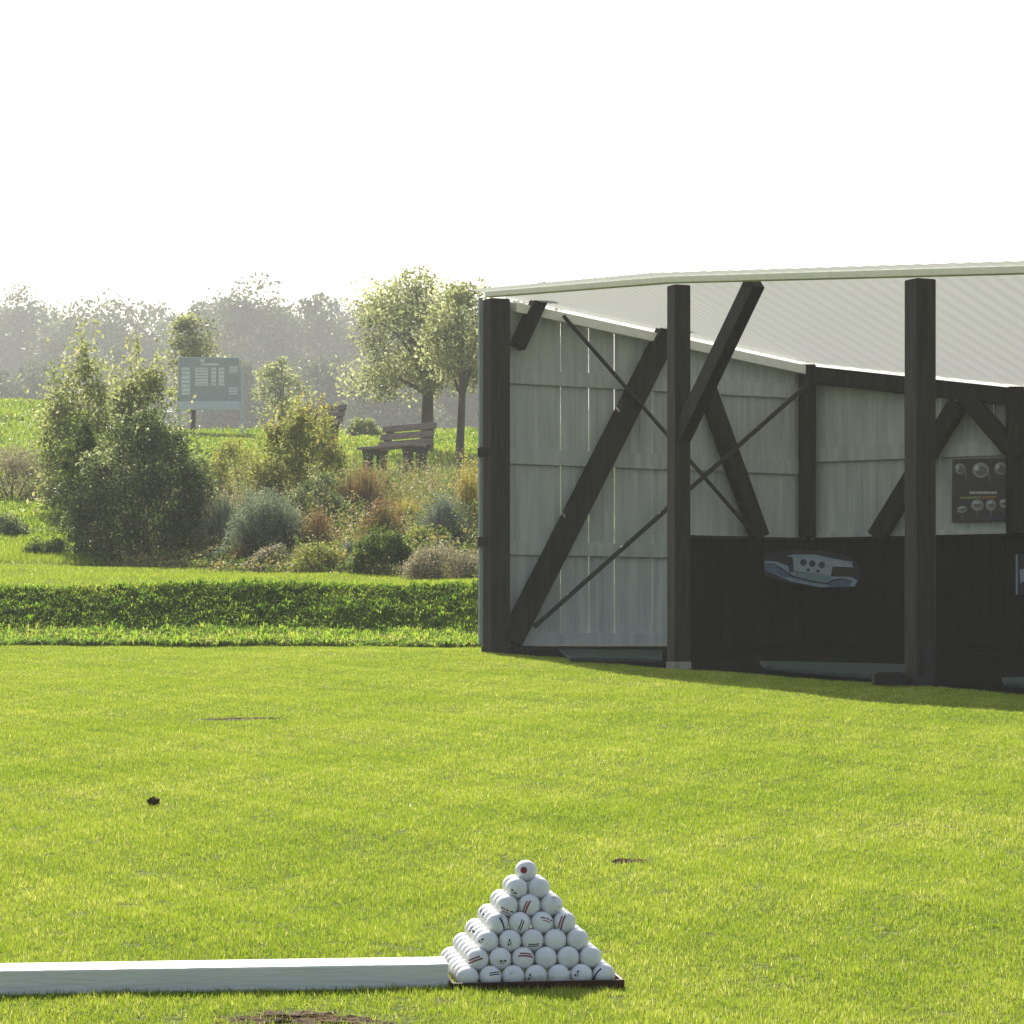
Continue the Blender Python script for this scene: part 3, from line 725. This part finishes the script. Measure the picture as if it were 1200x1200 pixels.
# sills, wainscot
rail(W1, tA, W1.t(792), -.06, .050, -.05, .10, 'dark_wood', 'sill_beam')
def wainscot(pl, ta, tb, z1, off):
    mb = MB(); t = ta; r = random.Random(int(ta*100)+9)
    while t < tb-.01:
        w_ = min(r.uniform(.11, .15), tb-t); j = r.uniform(-.002, .002); c = []
        for zz in (-.4, z1):
            for (tt, oo) in ((t, off+j), (t+w_-.003, off+j), (t+w_-.003, off+.02+j), (t, off+.02+j)): c.append(pl.pt(tt, zz, oo))
        mb.hexa(c); t += w_
    return mb.build('wainscot', M['wainscot'], shed, .003)
wainscot(W1, W1.t(793), tc_-.012, .872, .006)
wainscot(W2, .030, T2END, .872, .006)
mb = MB(); cb = corner - (W1.n+W2.n)*.045; mb.bar((cb.x, cb.y, -.4), (cb.x, cb.y, 2.15), .22, .03, (W1.n+W2.n)).build('corner_light_block', M['wainscot'], shed)  # added strip behind the corner, blocks sun coming through the gap
rail(W1, W1.t(793), tc_-.075, .8735, .8845, .0185, .045, 'dark_wood', 'cap_rail')
rail(W2, .08, T2END-.05, .8735, .8845, .0065, .05, 'dark_wood', 'cap_rail')
# top plates along the walls
def sloped(pl, ta, tb, drop0, drop1, off, th, mat, name):
    mb = MB(); c = []
    for d in (drop1, drop0):
        for (tt, oo) in ((ta, off), (tb, off), (tb, off+th), (ta, off+th)):
            q = pl.pt(tt, 0, oo); c.append(Vector((q.x, q.y, roofz(q.x, q.y)-d)))
    mb.hexa(c); return mb.build(name, M[mat], shed, .004)
sloped(W1, tA+.05, tc_-.06, .04, .11, .021, .07, 'fascia', 'top_plate')
sloped(W2, .09, T2END-.03, .04, .17, .021, .07, 'dark_wood', 'top_plate')
# braces and tie rods on the end wall
def beam(pl, p, q, w_, off, th, mat='dark_wood', name='brace'):
    a, b_ = pl.at(*p, off), pl.at(*q, off)
    return MB().bar(a, b_, w_, th, pl.n).build(name, M[mat], shed, .006)
beam(W1, (592, 752), (788, 366), .155, .075, .10)
beam(W1, (822, 458), (884, 630), .125, .075, .10)
beam(W1, (600, 408), (634, 336), .10, .075, .09)
beam(W1, (648, 372), (872, 628), .028, .145, .02, 'rod', 'tie_rod')
beam(W1, (612, 735), (932, 452), .034, .170, .02, 'rod', 'tie_rod')
beam(W2, (1032, 630), (1127, 474), .135, .075, .10)
beam(W2, (1133, 462), (1199, 538), .125, .075, .10)
# posts
def post(xy, w_, d_, ztop, z0, name='post', mat='post_wood', ang=0.0, foot=True):
    x, y = xy; mb = MB()
    u = Vector((math.cos(ang), math.sin(ang), 0)); v = Vector((-u.y, u.x, 0))
    c = [Vector((x, y, z)) + u*(sx*w_/2) + v*(sy*d_/2) for z in (z0, ztop) for (sx, sy) in ((-1,-1),(1,-1),(1,1),(-1,1))]
    mb.hexa(c); o = mb.build(name, M[mat], shed, .008)
    if foot:
        mb = MB(); k = .53
        c = [Vector((x, y, z)) + u*(sx*w_*k) + v*(sy*d_*k) for z in (z0-.02, z0+.095) for (sx, sy) in ((-1,-1),(1,-1),(1,1),(-1,1))]
        mb.hexa(c).build('post_base', M['bench_leg'] if xy[0] < 1 else M['concrete' if xy[0] < 1.5 else 'bench_leg'], o, .006)
    return o
fr = math.atan2(-2.45, 1.2)
for P_, w_ in ((POST1, .155), (POST2, .112), (POST3, .128)):
    post((P_.x, P_.y), w_, w_, roofz(P_.x, P_.y)-.044, Tf(P_.x, P_.y)-.04, ang=fr)
p4 = POST3 + (POST3-POST2)
post((p4.x, p4.y), .128, .128, roofz(p4.x, p4.y)-.044, Tf(p4.x, p4.y)-.04, ang=fr)
cpt = corner + (W1.n+W2.n)*.03
post((cpt.x, cpt.y), .125, .125, roofz(cpt.x, cpt.y)-.03, .886, foot=False, mat='dark_wood')
q = W2.at(1193, 600, .06)
post((q.x, q.y), .12, .12, roofz(q.x, q.y)-.03, .886, foot=False, mat='dark_wood')
# pale edge board and hinges outside the corner post
mb = MB(); a = W1.pt(W1.t(565.5), 0, -.03)
mb.bar((a.x, a.y, .06), (a.x, a.y, roofz(a.x, a.y)-.05), .03, .02, W1.n).build('edge_board', M['white_board'], shed, .003)
for py in (530, 635):
    z = (HY-py)/F*21; MB().box(a.x-.022, a.x+.03, a.y-.05, a.y-.013, z-.035, z+.035).build('hinge', M['rod'], shed, .004)
# knee braces of the front frame
FL = Plane((POST2.x, POST2.y), (POST3.x-POST2.x, POST3.y-POST2.y))
a = Vector((POST2.x, POST2.y, (HY-512)/F*POST2.y)); d = (POST3-POST2).normalized()
b_ = a + d*.86; b_.z = roofz(b_.x, b_.y)-.03
MB().bar(a+d*.03, b_, .115, .085, FL.n).build('brace', M['dark_wood'], shed, .006)
# eave beams and roof
def eave(A_, B_, mat, name, drop0, drop1, th, o_):
    n = Vector((-(B_-A_).y, (B_-A_).x, 0)).normalized(); n = n if n.x < 0 else -n
    mb = MB(); c = []
    for dr in (drop1, drop0):
        for (p, o) in ((A_, o_), (B_, o_), (B_, o_+th), (A_, o_+th)):
            q = p + n*o; c.append(Vector((q.x, q.y, roofz(q.x, q.y)-dr)))
    mb.hexa(c); return mb.build(name, M[mat], shed, .004)
ext = p4
eave(POST1, POST2, 'fascia', 'eave_beam', .004, .042, -.045, .09)
eave(POST2, ext, 'fascia', 'eave_beam', .004, .042, -.045, .091)
# corrugated roof sheets, a wavy skin with thickness
u0 = (ext-POST1); 
def roof():
    fl = [POST1 + Vector((-.20, .05, 0)), POST2 + Vector((-.17, -.08, 0)), ext + Vector((-.17, -.08, 0))]
    far_ = [W1.pt(tA-.05, 0, -.08), W1.pt(tc_+.06, 0, -.10), W2.pt(T2END, 0, -.10)]
    nu, nv = 260, 10; v, f = [], []
    for i in range(nu+1):
        t = i/nu*2; k = min(int(t), 1); s = t-k
        p = fl[k].lerp(fl[k+1], s); q = far_[k].lerp(far_[k+1], s)
        for j in range(nv+1):
            w_ = p.lerp(q, j/nv); z = roofz(w_.x, w_.y) + .003*math.sin(i*PI/2)
            v.append((w_.x, w_.y, z))
    b = len(v); v += [(a_[0], a_[1], a_[2]+.003) for a_ in v]
    ix = lambda i, j: i*(nv+1)+j
    for i in range(nu):
        for j in range(nv):
            f.append((ix(i,j), ix(i+1,j), ix(i+1,j+1), ix(i,j+1)))
    mb = MB(); mb.add(v[:b], f); o = mb.build('roof', M['roof'], shed, smooth=True)
roof()
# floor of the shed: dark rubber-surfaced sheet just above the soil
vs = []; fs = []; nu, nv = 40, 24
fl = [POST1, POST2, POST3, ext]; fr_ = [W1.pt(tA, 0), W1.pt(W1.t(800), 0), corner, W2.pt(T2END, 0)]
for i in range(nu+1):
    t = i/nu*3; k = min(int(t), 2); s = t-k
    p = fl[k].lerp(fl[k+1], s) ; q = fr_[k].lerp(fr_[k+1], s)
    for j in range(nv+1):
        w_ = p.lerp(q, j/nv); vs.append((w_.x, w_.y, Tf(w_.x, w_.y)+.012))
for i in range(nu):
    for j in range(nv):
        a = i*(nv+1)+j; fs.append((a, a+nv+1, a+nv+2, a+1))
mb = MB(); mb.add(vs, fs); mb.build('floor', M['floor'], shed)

# mats and bits on the shed floor
def ground_mat(pix, label, th=.022):
    pts = [gpt(*p) for p in pix]
    top = [Vector((p.x, p.y, p.z+.016+th)) for p in pts]; bot = [Vector((p.x, p.y, p.z+.016)) for p in pts]
    root = bpy.data.objects.new('tee_mat', None)
    e = empty('tee_mat', sum(bot, Vector())/len(bot), label, 'mat', 'green tee mats in the shed')
    k = len(pts)
    MB().add(bot+top, [tuple(range(k))[::-1], tuple(range(k, 2*k))]+[(i, (i+1) % k, k+(i+1) % k, k+i) for i in range(k)]).build('rubber_base', M['mat_edge'], e, .003)
    cx = sum(top, Vector())/k
    ins = [p.lerp(cx, .035)+Vector((0, 0, .0035)) for p in top]; inb = [p-Vector((0, 0, .0025)) for p in ins]
    MB().add(inb+ins, [tuple(range(k))[::-1], tuple(range(k, 2*k))]+[(i, (i+1) % k, k+(i+1) % k, k+i) for i in range(k)]).build('turf', M['mat_green'], e)
    return e
ground_mat([(668, 777), (776, 780), (776, 768), (655, 767)], 'dark green tee mat in the gap under the white end wall')
ground_mat([(896, 788), (1062, 803), (1075, 786), (890, 781.5)], 'long green tee mat on the floor between the two front posts')
ground_mat([(1178, 809), (1240, 813), (1240, 801), (1174, 802)], 'green tee mat cut off by the right picture edge')
p = gpt(1043, 805)
mb = MB(); mb.box(p.x-.085, p.x+.085, p.y, p.y+.14, p.z+.013, p.z+.075); mb.box(p.x-.07, p.x+.07, p.y+.015, p.y+.125, p.z+.075, p.z+.083)
tag(mb.build('rubber_block', M['black_rubber'], None, .008), 'black block on the floor against the nearest front post', 'block')

# ------------------------------------------------------------------ prints on the walls
def flat_mat(name, c, rough=.45): return plain(name, c, rough)
PM = [flat_mat('poster_dark', (0.055,0.05,0.058)), flat_mat('poster_grey', (0.27,0.285,0.31)), flat_mat('poster_pale', (0.5,0.52,0.53)), flat_mat('poster_green', (0.20,0.25,0.09)), flat_mat('poster_orange', (0.30,0.16,0.06)), flat_mat('poster_mid', (0.13,0.135,0.15)), flat_mat('poster_purple', (0.06,0.045,0.10))]
pe = empty('poster', W2.at(1150, 612, .02), 'dark poster with two rows of silver golf club heads on the white back wall', 'poster')
def pquad(mbb, pts, off, th, mi): mbb.prism([W2.at(*p_, off) for p_ in pts], W2.n, th, mi)
mb = MB(); pquad(mb, [(1116, 612), (1184, 610.5), (1184, 536.5), (1116.5, 538.5)], .004, .006, 0); mb.build('poster_sheet', PM, pe)
def ell(cx, cy, rx, ry, rot=0, n_=20, a0=0, a1=2*PI):
    return [(cx+rx*math.cos(t)*math.cos(rot)-ry*math.sin(t)*math.sin(rot), cy-(rx*math.cos(t)*math.sin(rot)+ry*math.sin(t)*math.cos(rot))) for t in [a0+(a1-a0)*i/n_ for i in range(n_)]]
for (cx, cy, rx, ry, ro) in ((1126, 549.5, 6.2, 6.6, .3), (1150, 551, 9.8, 9, 0), (1173.5, 549, 7.6, 7.4, -.3)):
    mb = MB(); pquad(mb, ell(cx, cy, rx, ry, ro), .0115, .002, 1); pquad(mb, ell(cx+1.1, cy+.9, rx*.66, ry*.62, ro), .0145, .002, 5)
    pquad(mb, ell(cx-rx*.45, cy-ry*.3, rx*.3, ry*.42, ro), .0175, .002, 2)
    pquad(mb, [(cx+rx*.75, cy-2), (cx+rx*1.02, cy-2), (cx+rx*1.25, cy+15), (cx+rx*1.05, cy+15)], .0100, .0015, 5)
    mb.build('club_head', PM, pe)
for (cx, cy, rx, ry, ro) in ((1128, 597, 6, 4.2, .2), (1146, 592, 7.4, 6.6, 0), (1162, 592, 6, 6.6, 0), (1177, 590, 5, 5.2, .2)):
    mb = MB(); pquad(mb, ell(cx, cy, rx, ry, ro), .0115, .002, 1); pquad(mb, ell(cx+1, cy+.4, rx*.7, ry*.32, ro), .0145, .002, 5); pquad(mb, ell(cx-1.4, cy-ry*.5, rx*.5, ry*.26, ro), .0145, .002, 2)
    pquad(mb, [(cx-.6, cy+ry*.8), (cx+.9, cy+ry*.8), (cx+.5, cy+ry+7), (cx-.4, cy+ry+7)], .0100, .0015, 5)
    mb.build('club_head', PM, pe)
mb = MB()
x = 1137.0
for w_ in (2.2, 3, 1.8, 2.6, 3, 2.2, 2.8, 2.2, 3, 2):
    pquad(mb, [(x, 579), (x+w_, 579), (x+w_, 576), (x, 576)], .0115, .002, 2); x += w_+.8
pquad(mb, [(1126, 585), (1150, 584.4), (1150, 581.6), (1126, 582.2)], .0115, .002, 3); pquad(mb, [(1151, 584.4), (1168, 584), (1168, 581.2), (1151, 581.6)], .0115, .002, 4)
pquad(mb, [(1116.6, 611.6), (1184, 610), (1184, 607.5), (1116.6, 609)], .0115, .002, 6)
mb.build('printed_lines', PM, pe)

# boat picture board standing in the corner
BM = [flat_mat('board_navy', (0.016,0.017,0.026)), flat_mat('hull_pale_blue', (0.22,0.30,0.40)), flat_mat('hull_blue', (0.09,0.14,0.24)), flat_mat('cabin_white', (0.27,0.32,0.39)), flat_mat('line_navy', (0.02,0.03,0.055)), flat_mat('window_brown', (0.026,0.02,0.02)), flat_mat('hull_teal', (0.14,0.22,0.25))]
a = W1.at(893, 660, .05); b_ = W2.at(1009, 660, .045)
BP = Plane((a.x, a.y), (b_.x-a.x, b_.y-a.y))
be = empty('boat_picture', BP.at(950, 692, 0), 'cut-out picture of a small white and blue cabin boat on the black boarding', 'picture')
def bq(pts, off, mi, mbb): mbb.prism([BP.at(880+p_[0]*140/1200, 630+p_[1]*80/686, off) for p_ in pts], BP.n, .003, mi)
mb = MB(); bq([(130,160),(420,120),(700,125),(1000,190),(1090,280),(1100,400),(1060,500),(700,505),(430,470),(150,395),(120,260)], 0, 0, mb); mb.build('backing_board', BM, be)
mb = MB()
bq([(140,235),(250,240),(380,290),(440,345),(620,365),(820,390),(1010,395),(1070,430),(1040,490),(700,498),(560,470),(400,440),(250,375),(140,330)], .004, 1, mb)
bq([(145,280),(240,285),(330,350),(430,400),(330,398),(230,350),(145,325)], .008, 2, mb)
bq([(830,425),(960,420),(1010,455),(980,490),(800,492),(760,470)], .008, 2, mb)
bq([(450,345),(620,368),(800,395),(800,440),(640,440),(430,395)], .008, 6, mb)
mb.build('hull', BM, be)
mb = MB()
bq([(420,200),(620,185),(830,225),(1010,265),(1030,300),(820,290),(800,385),(620,360),(430,335)], .0115, 3, mb)
bq([(350,185),(420,172),(640,172),(840,215),(1020,245),(1025,262),(830,235),(640,198),(420,200)], .0155, 1, mb)
cab = mb.build('cabin', BM, be)
for cx, cy in ((525,250),(615,262),(710,275)):
    mb = MB(); bq([(cx+32*math.cos(t), cy+34*math.sin(t)) for t in [2*PI*i/14 for i in range(14)]], .0155, 4, mb); mb.build('cabin_window', BM, cab)
for cx, cy in ((575,325),(670,338)):
    mb = MB(); bq([(cx+18*math.cos(t), cy+16*math.sin(t)) for t in [2*PI*i/12 for i in range(12)]], .0155, 4, mb); mb.build('porthole', BM, cab)
mb = MB(); bq([(825,298),(1028,312),(1030,388),(820,362)], .0155, 5, mb); mb.build('cabin_window', BM, cab)
mb = MB(); bq([(375,290),(425,260),(425,345),(385,345)], .0155, 4, mb); mb.build('windscreen', BM, cab)
mb = MB()
bq([(145,262),(240,262),(330,320),(430,385),(600,430),(760,455),(830,418),(930,410),(1020,440),(1020,452),(930,422),(840,432),(765,470),(590,445),(420,400),(320,335),(235,275),(145,274)], .0125, 4, mb)
mb.build('trim_line', BM, be)
# another picture just entering the frame at the right
ne = empty('notice_print', W2.at(1212, 697, .05), 'dark notice print with a pale edge at the right picture edge', 'notice')
mb = MB(); mb.prism([W2.at(*p_, .045) for p_ in ((1194, 697), (1238, 695), (1238, 648), (1194, 650))], W2.n, .006, 0); mb.build('backing_board', BM, ne)
mb = MB(); mb.prism([W2.at(*p_, .052) for p_ in ((1193.5, 697), (1195.6, 697), (1195.6, 650), (1193.5, 650))], W2.n, .004, 1); mb.build('pale_edge', BM, ne)
mb = MB(); mb.prism([W2.at(*p_, .052) for p_ in ((1198, 668), (1206, 666), (1210, 676), (1199, 684))], W2.n, .002, 1); mb.build('printed_shape', BM, ne)

# ------------------------------------------------------------------ white plank on the lawn
bl = gpt(0, 1167); br = gpt(526, 1157)
dirv = (br-bl); dirv.z = 0; dirv.normalize()
A_ = br - dirv*1.9; nrm = Vector((-dirv.y, dirv.x, 0))
c = []
for top in (0, 1):
    for (p, o) in ((A_, 0), (br, 0), (br, .090), (A_, .090)):
        q = p+nrm*o; c.append(Vector((q.x, q.y, Tf(q.x, q.y)+(.044 if top else -.003))))
tag(MB().hexa(c).build('white_plank', M['beam_white'], None, .0035), 'long white painted wooden plank lying on the lawn beside the ball pyramid', 'plank')

# ------------------------------------------------------------------ ball pyramid
s_ = .0429; r_ = .02135
base = gpt(628, 1156)
Mx = Matrix.Translation((base.x, base.y, base.z-.002)) @ Matrix.Rotation(math.atan(SL), 4, 'X') @ Matrix.Rotation(math.radians(8), 4, 'Z')
mb = MB(); hw = 3.5*s_+.006; y0, y1 = -.5*s_-.006, 6.5*s_+.006; rim = .0165
def tb(x0, x1, ya, yb, z0, z1):
    mb.hexa([Mx @ Vector(p) for p in ((x0,ya,z0),(x1,ya,z0),(x1,yb,z0),(x0,yb,z0),(x0,ya,z1),(x1,ya,z1),(x1,yb,z1),(x0,yb,z1))])
tb(-hw, hw, y0, y1, -.004, 0.0); tb(-hw-.006, hw+.006, y0-.006, y0, -.004, rim); tb(-hw-.006, hw+.006, y1, y1+.006, -.004, rim)
tb(-hw-.006, -hw, y0, y1, -.004, rim); tb(hw, hw+.006, y0, y1, -.004, rim)
tag(mb.build('ball_tray', M['tray'], None, .0015), 'square dark red tray carrying the golf ball pyramid on the lawn', 'tray')
# one ball and its prints
import bmesh
bm = bmesh.new(); bmesh.ops.create_uvsphere(bm, u_segments=32, v_segments=18, radius=r_)
bme = bpy.data.meshes.new('golf_ball'); bm.to_mesh(bme); bm.free(); bme.materials.append(M['ball'])
bme.polygons.foreach_set('use_smooth', np.full(len(bme.polygons), True))
def decal(name, polys, mat, MS=1.3):
    """small print wrapped on the ball, centred on its -Y side; polys: list of (x0,x1,z0,z1) in mm"""
    v, f = [], []
    for (x0, x1, z0, z1, sh) in polys:
        nseg = max(2, int(abs(x1-x0)/1.5)); b = len(v)
        for i in range(nseg+1):
            for zz in (z0, z1):
                xx = (x0+(x1-x0)*i/nseg)/1000*MS + sh*zz/1000*MS; z_ = zz/1000*MS
                d = Vector((xx, -math.sqrt(max(1e-6, r_*r_-xx*xx-z_*z_)), z_)).normalized()*(r_*1.006); v.append(tuple(d))
        for i in range(nseg): f.append((b+2*i, b+2*i+2, b+2*i+3, b+2*i+1))
    me = bpy.data.meshes.new(name); me.from_pydata(v, [], f); me.materials.append(mat); me.update(); return me
disc = []
for i in range(14):
    a = -6.2+12.4*i/14; b2 = a+12.4/14; hh = math.sqrt(max(0, 6.4**2-((a+b2)/2)**2)); disc.append((-hh, hh, a, b2, 0))
D = {'dark red dot': decal('printed_dot', disc, M['mark_red'], 1.0),
     'two red stripes': decal('printed_stripes', [(-9, 9, 1.2, 3.4, 0), (-11, 11, -2.6, -.2, 0)], M['mark_red']),
     'two black stripes': decal('printed_stripes', [(-8, 8, 1.4, 3, .2), (-8, 8, -1.6, 0, .2)], M['mark_black']),
     'a navy band': decal('printed_band', [(-10, 10, -1.2, 1.6, .1)], M['mark_blue']),
     'broken red print': decal('printed_stripes', [(-9, -3, 0, 2.2, 0), (-1.5, 3, 0, 2.2, 0), (5, 10, 0, 2.2, 0), (-6, 6, -3.4, -2, 0)], M['mark_red']),
     'short dark print': decal('printed_stripes', [(-5, -1, -1, 1.4, .3), (.5, 5, -1, 1.4, .3), (-3, 3, -3.4, -2.3, .3)], M['mark_black'])}
ordn = ['first', 'second', 'third', 'fourth', 'fifth', 'sixth', 'seventh']
kinds = list(D.keys())
R = random.Random(11)
ball0 = None; decal0 = {}
for Lr in range(6, -1, -1):
    n_ = 7-Lr
    for j in range(n_):
        for i in range(n_):
            if not (i in (0, n_-1) or j in (0, n_-1)): continue        # hidden core
            pos = Mx @ Vector(((i-(n_-1)/2)*s_, j*s_+Lr*s_/2, r_+Lr*s_/math.sqrt(2)))
            if ball0 is None:
                o = bpy.data.objects.new('golf_ball', bme); ball0 = o
            else:
                o = ball0.copy()
            col.objects.link(o); o.location = pos
            front = j == 0; left = i == 0
            kind = None
            if n_ == 1: kind = 'dark red dot'
            elif (front or left) and R.random() < (.8 if front else .4): kind = R.choice(kinds[1:])
            if n_ == 1: o.rotation_euler = (math.radians(-9), 0, math.radians(-12))
            elif kind: o.rotation_euler = (math.radians(R.uniform(-28, 24)), math.radians(R.uniform(-75, 75)), math.radians(R.uniform(-34, 34) - (25 if left and not front else 0)))
            else: o.rotation_euler = (R.uniform(0, 6), R.uniform(0, 6), R.uniform(0, 6))
            if kind:
                if kind not in decal0:
                    d_ = bpy.data.objects.new('printed_mark', D[kind]); decal0[kind] = d_
                else: d_ = decal0[kind].copy()
                col.objects.link(d_); d_.parent = o
            lay = ordn[n_-1]
            what = ('white golf ball with %s' % kind) if kind else 'plain white golf ball'
            if n_ == 1: lab = 'white golf ball with a dark red dot on top of the pyramid'
            elif front: lab = '%s, %s layer down, front row, %s from left' % (what, lay, ordn[i])
            elif left: lab = '%s, %s layer down, left edge, %s from front' % (what, lay, ordn[j])
            elif j == n_-1: lab = '%s, %s layer down, rear row, %s from left' % (what, lay, ordn[i])
            else: lab = '%s, %s layer down, right edge, %s from front' % (what, lay, ordn[j])
            tag(o, lab, 'golf ball', 'golf balls stacked in a pyramid')

# ------------------------------------------------------------------ divots and a clod
DL = ['thin dark bare streak across the middle of the lawn', None, 'reddish bare scrape behind the ball pyramid on its right', 'long brown bare patch in front of the white plank', None, None, None, None, None]
for i, lab in enumerate(DL):
    if not lab: continue
    cx, cy, rx, ry = dv[i]; k = 72; nr = 7; vs = []; fs = []
    for r_i in range(nr+1):
        f = r_i/nr
        for q in range(k):
            t = 2*PI*q/k; rr = .72+.22*math.sin(3*t+i)+.14*math.sin(7*t+2*i)+.10*math.sin(16*t+i*3)+.06*R.uniform(-1, 1)
            x_, y_ = cx+rx*rr*(1-f)*math.cos(t), cy+ry*rr*(1-f)*math.sin(t)
            vs.append(Vector((x_, y_, Tf(x_, y_)-.001+.005*min(1, f*2.5)+(.004*R.uniform(-1, 1) if r_i else 0))))
    for r_i in range(nr):
        for q in range(k): fs.append((r_i*k+q, r_i*k+(q+1) % k, (r_i+1)*k+(q+1) % k, (r_i+1)*k+q))
    mb = MB(); mb.add(vs, fs)
    tag(mb.build('divot', M['soil'], None, smooth=True), lab, 'divot')
p = gpt(180, 945)
bm = bmesh.new(); bmesh.ops.create_icosphere(bm, subdivisions=3, radius=.016)
for v in bm.verts:
    d = v.co.normalized(); v.co *= 1+.35*math.sin(7*d.x+2)*math.sin(5*d.y+1)+.2*math.sin(13*d.z+3*d.x); v.co.z *= .8
me = bpy.data.meshes.new('soil_clod'); bm.to_mesh(me); bm.free()
o = link_mesh('soil_clod', me, M['soil'], None, (p.x, p.y, p.z+.016)); tag(o, 'small dark brown clod of earth lying on the lawn at left', 'clod')

# ------------------------------------------------------------------ added haze, standing in for the white fade
m, nt, out = new_mat('haze_air')
pv = N(nt, 'ShaderNodeVolumePrincipled'); pv.inputs['Color'].default_value = (0.97,0.98,1,1); pv.inputs['Density'].default_value = 0.0013; pv.inputs['Anisotropy'].default_value = 0.05
nt.links.new(pv.outputs[0], out.inputs['Volume'])
mb = MB(); mb.box(-302, 302, -82, 602, -6, 60)
hz = mb.build('haze', m, None); tag(hz, kind='stuff', label='thin pale sunlit haze added over the whole place', cat='haze')

# ------------------------------------------------------------------ light, sky, camera
EL, AZ = math.radians(38), math.radians(15)     # sun stands behind the scene to the left
to_sun = Vector((-math.sin(AZ)*math.cos(EL), math.cos(AZ)*math.cos(EL), math.sin(EL)))
sd = bpy.data.lights.new('sun', 'SUN'); sd.energy = 4.6; sd.angle = math.radians(.55); sd.color = (1, .95, .86)
so = bpy.data.objects.new('sun', sd); so.rotation_euler = to_sun.to_track_quat('Z', 'Y').to_euler(); so.location = (-20, 40, 40); col.objects.link(so)
w = bpy.data.worlds.new('World'); scene.world = w; w.use_nodes = True
nt = w.node_tree; bg = nt.nodes['Background']
sk = nt.nodes.new('ShaderNodeTexSky'); sk.sky_type = 'NISHITA'; sk.sun_disc = False
sk.sun_elevation = EL; sk.sun_rotation = -AZ; sk.dust_density = 4.0; sk.air_density = 1.0; sk.altitude = 100
nt.links.new(sk.outputs[0], bg.inputs[0]); bg.inputs[1].default_value = 0.075

cd = bpy.data.cameras.new('camera'); cd.sensor_width = 36; cd.lens = F*36/1200; cd.shift_y = (HY-600)/1200
cd.clip_start = .05; cd.clip_end = 2000
co = bpy.data.objects.new('camera', cd); co.rotation_euler = (PI/2, 0, 0); co.location = (0, 0, 0); col.objects.link(co)
scene.camera = co
scene.view_settings.view_transform = 'Standard'; scene.view_settings.look = 'None'; scene.view_settings.exposure = 1.1; scene.view_settings.gamma = 1
scene.cycles.use_denoising = True
scene.cycles.max_bounces = 8; scene.cycles.transparent_max_bounces = 8; scene.cycles.volume_bounces = 1
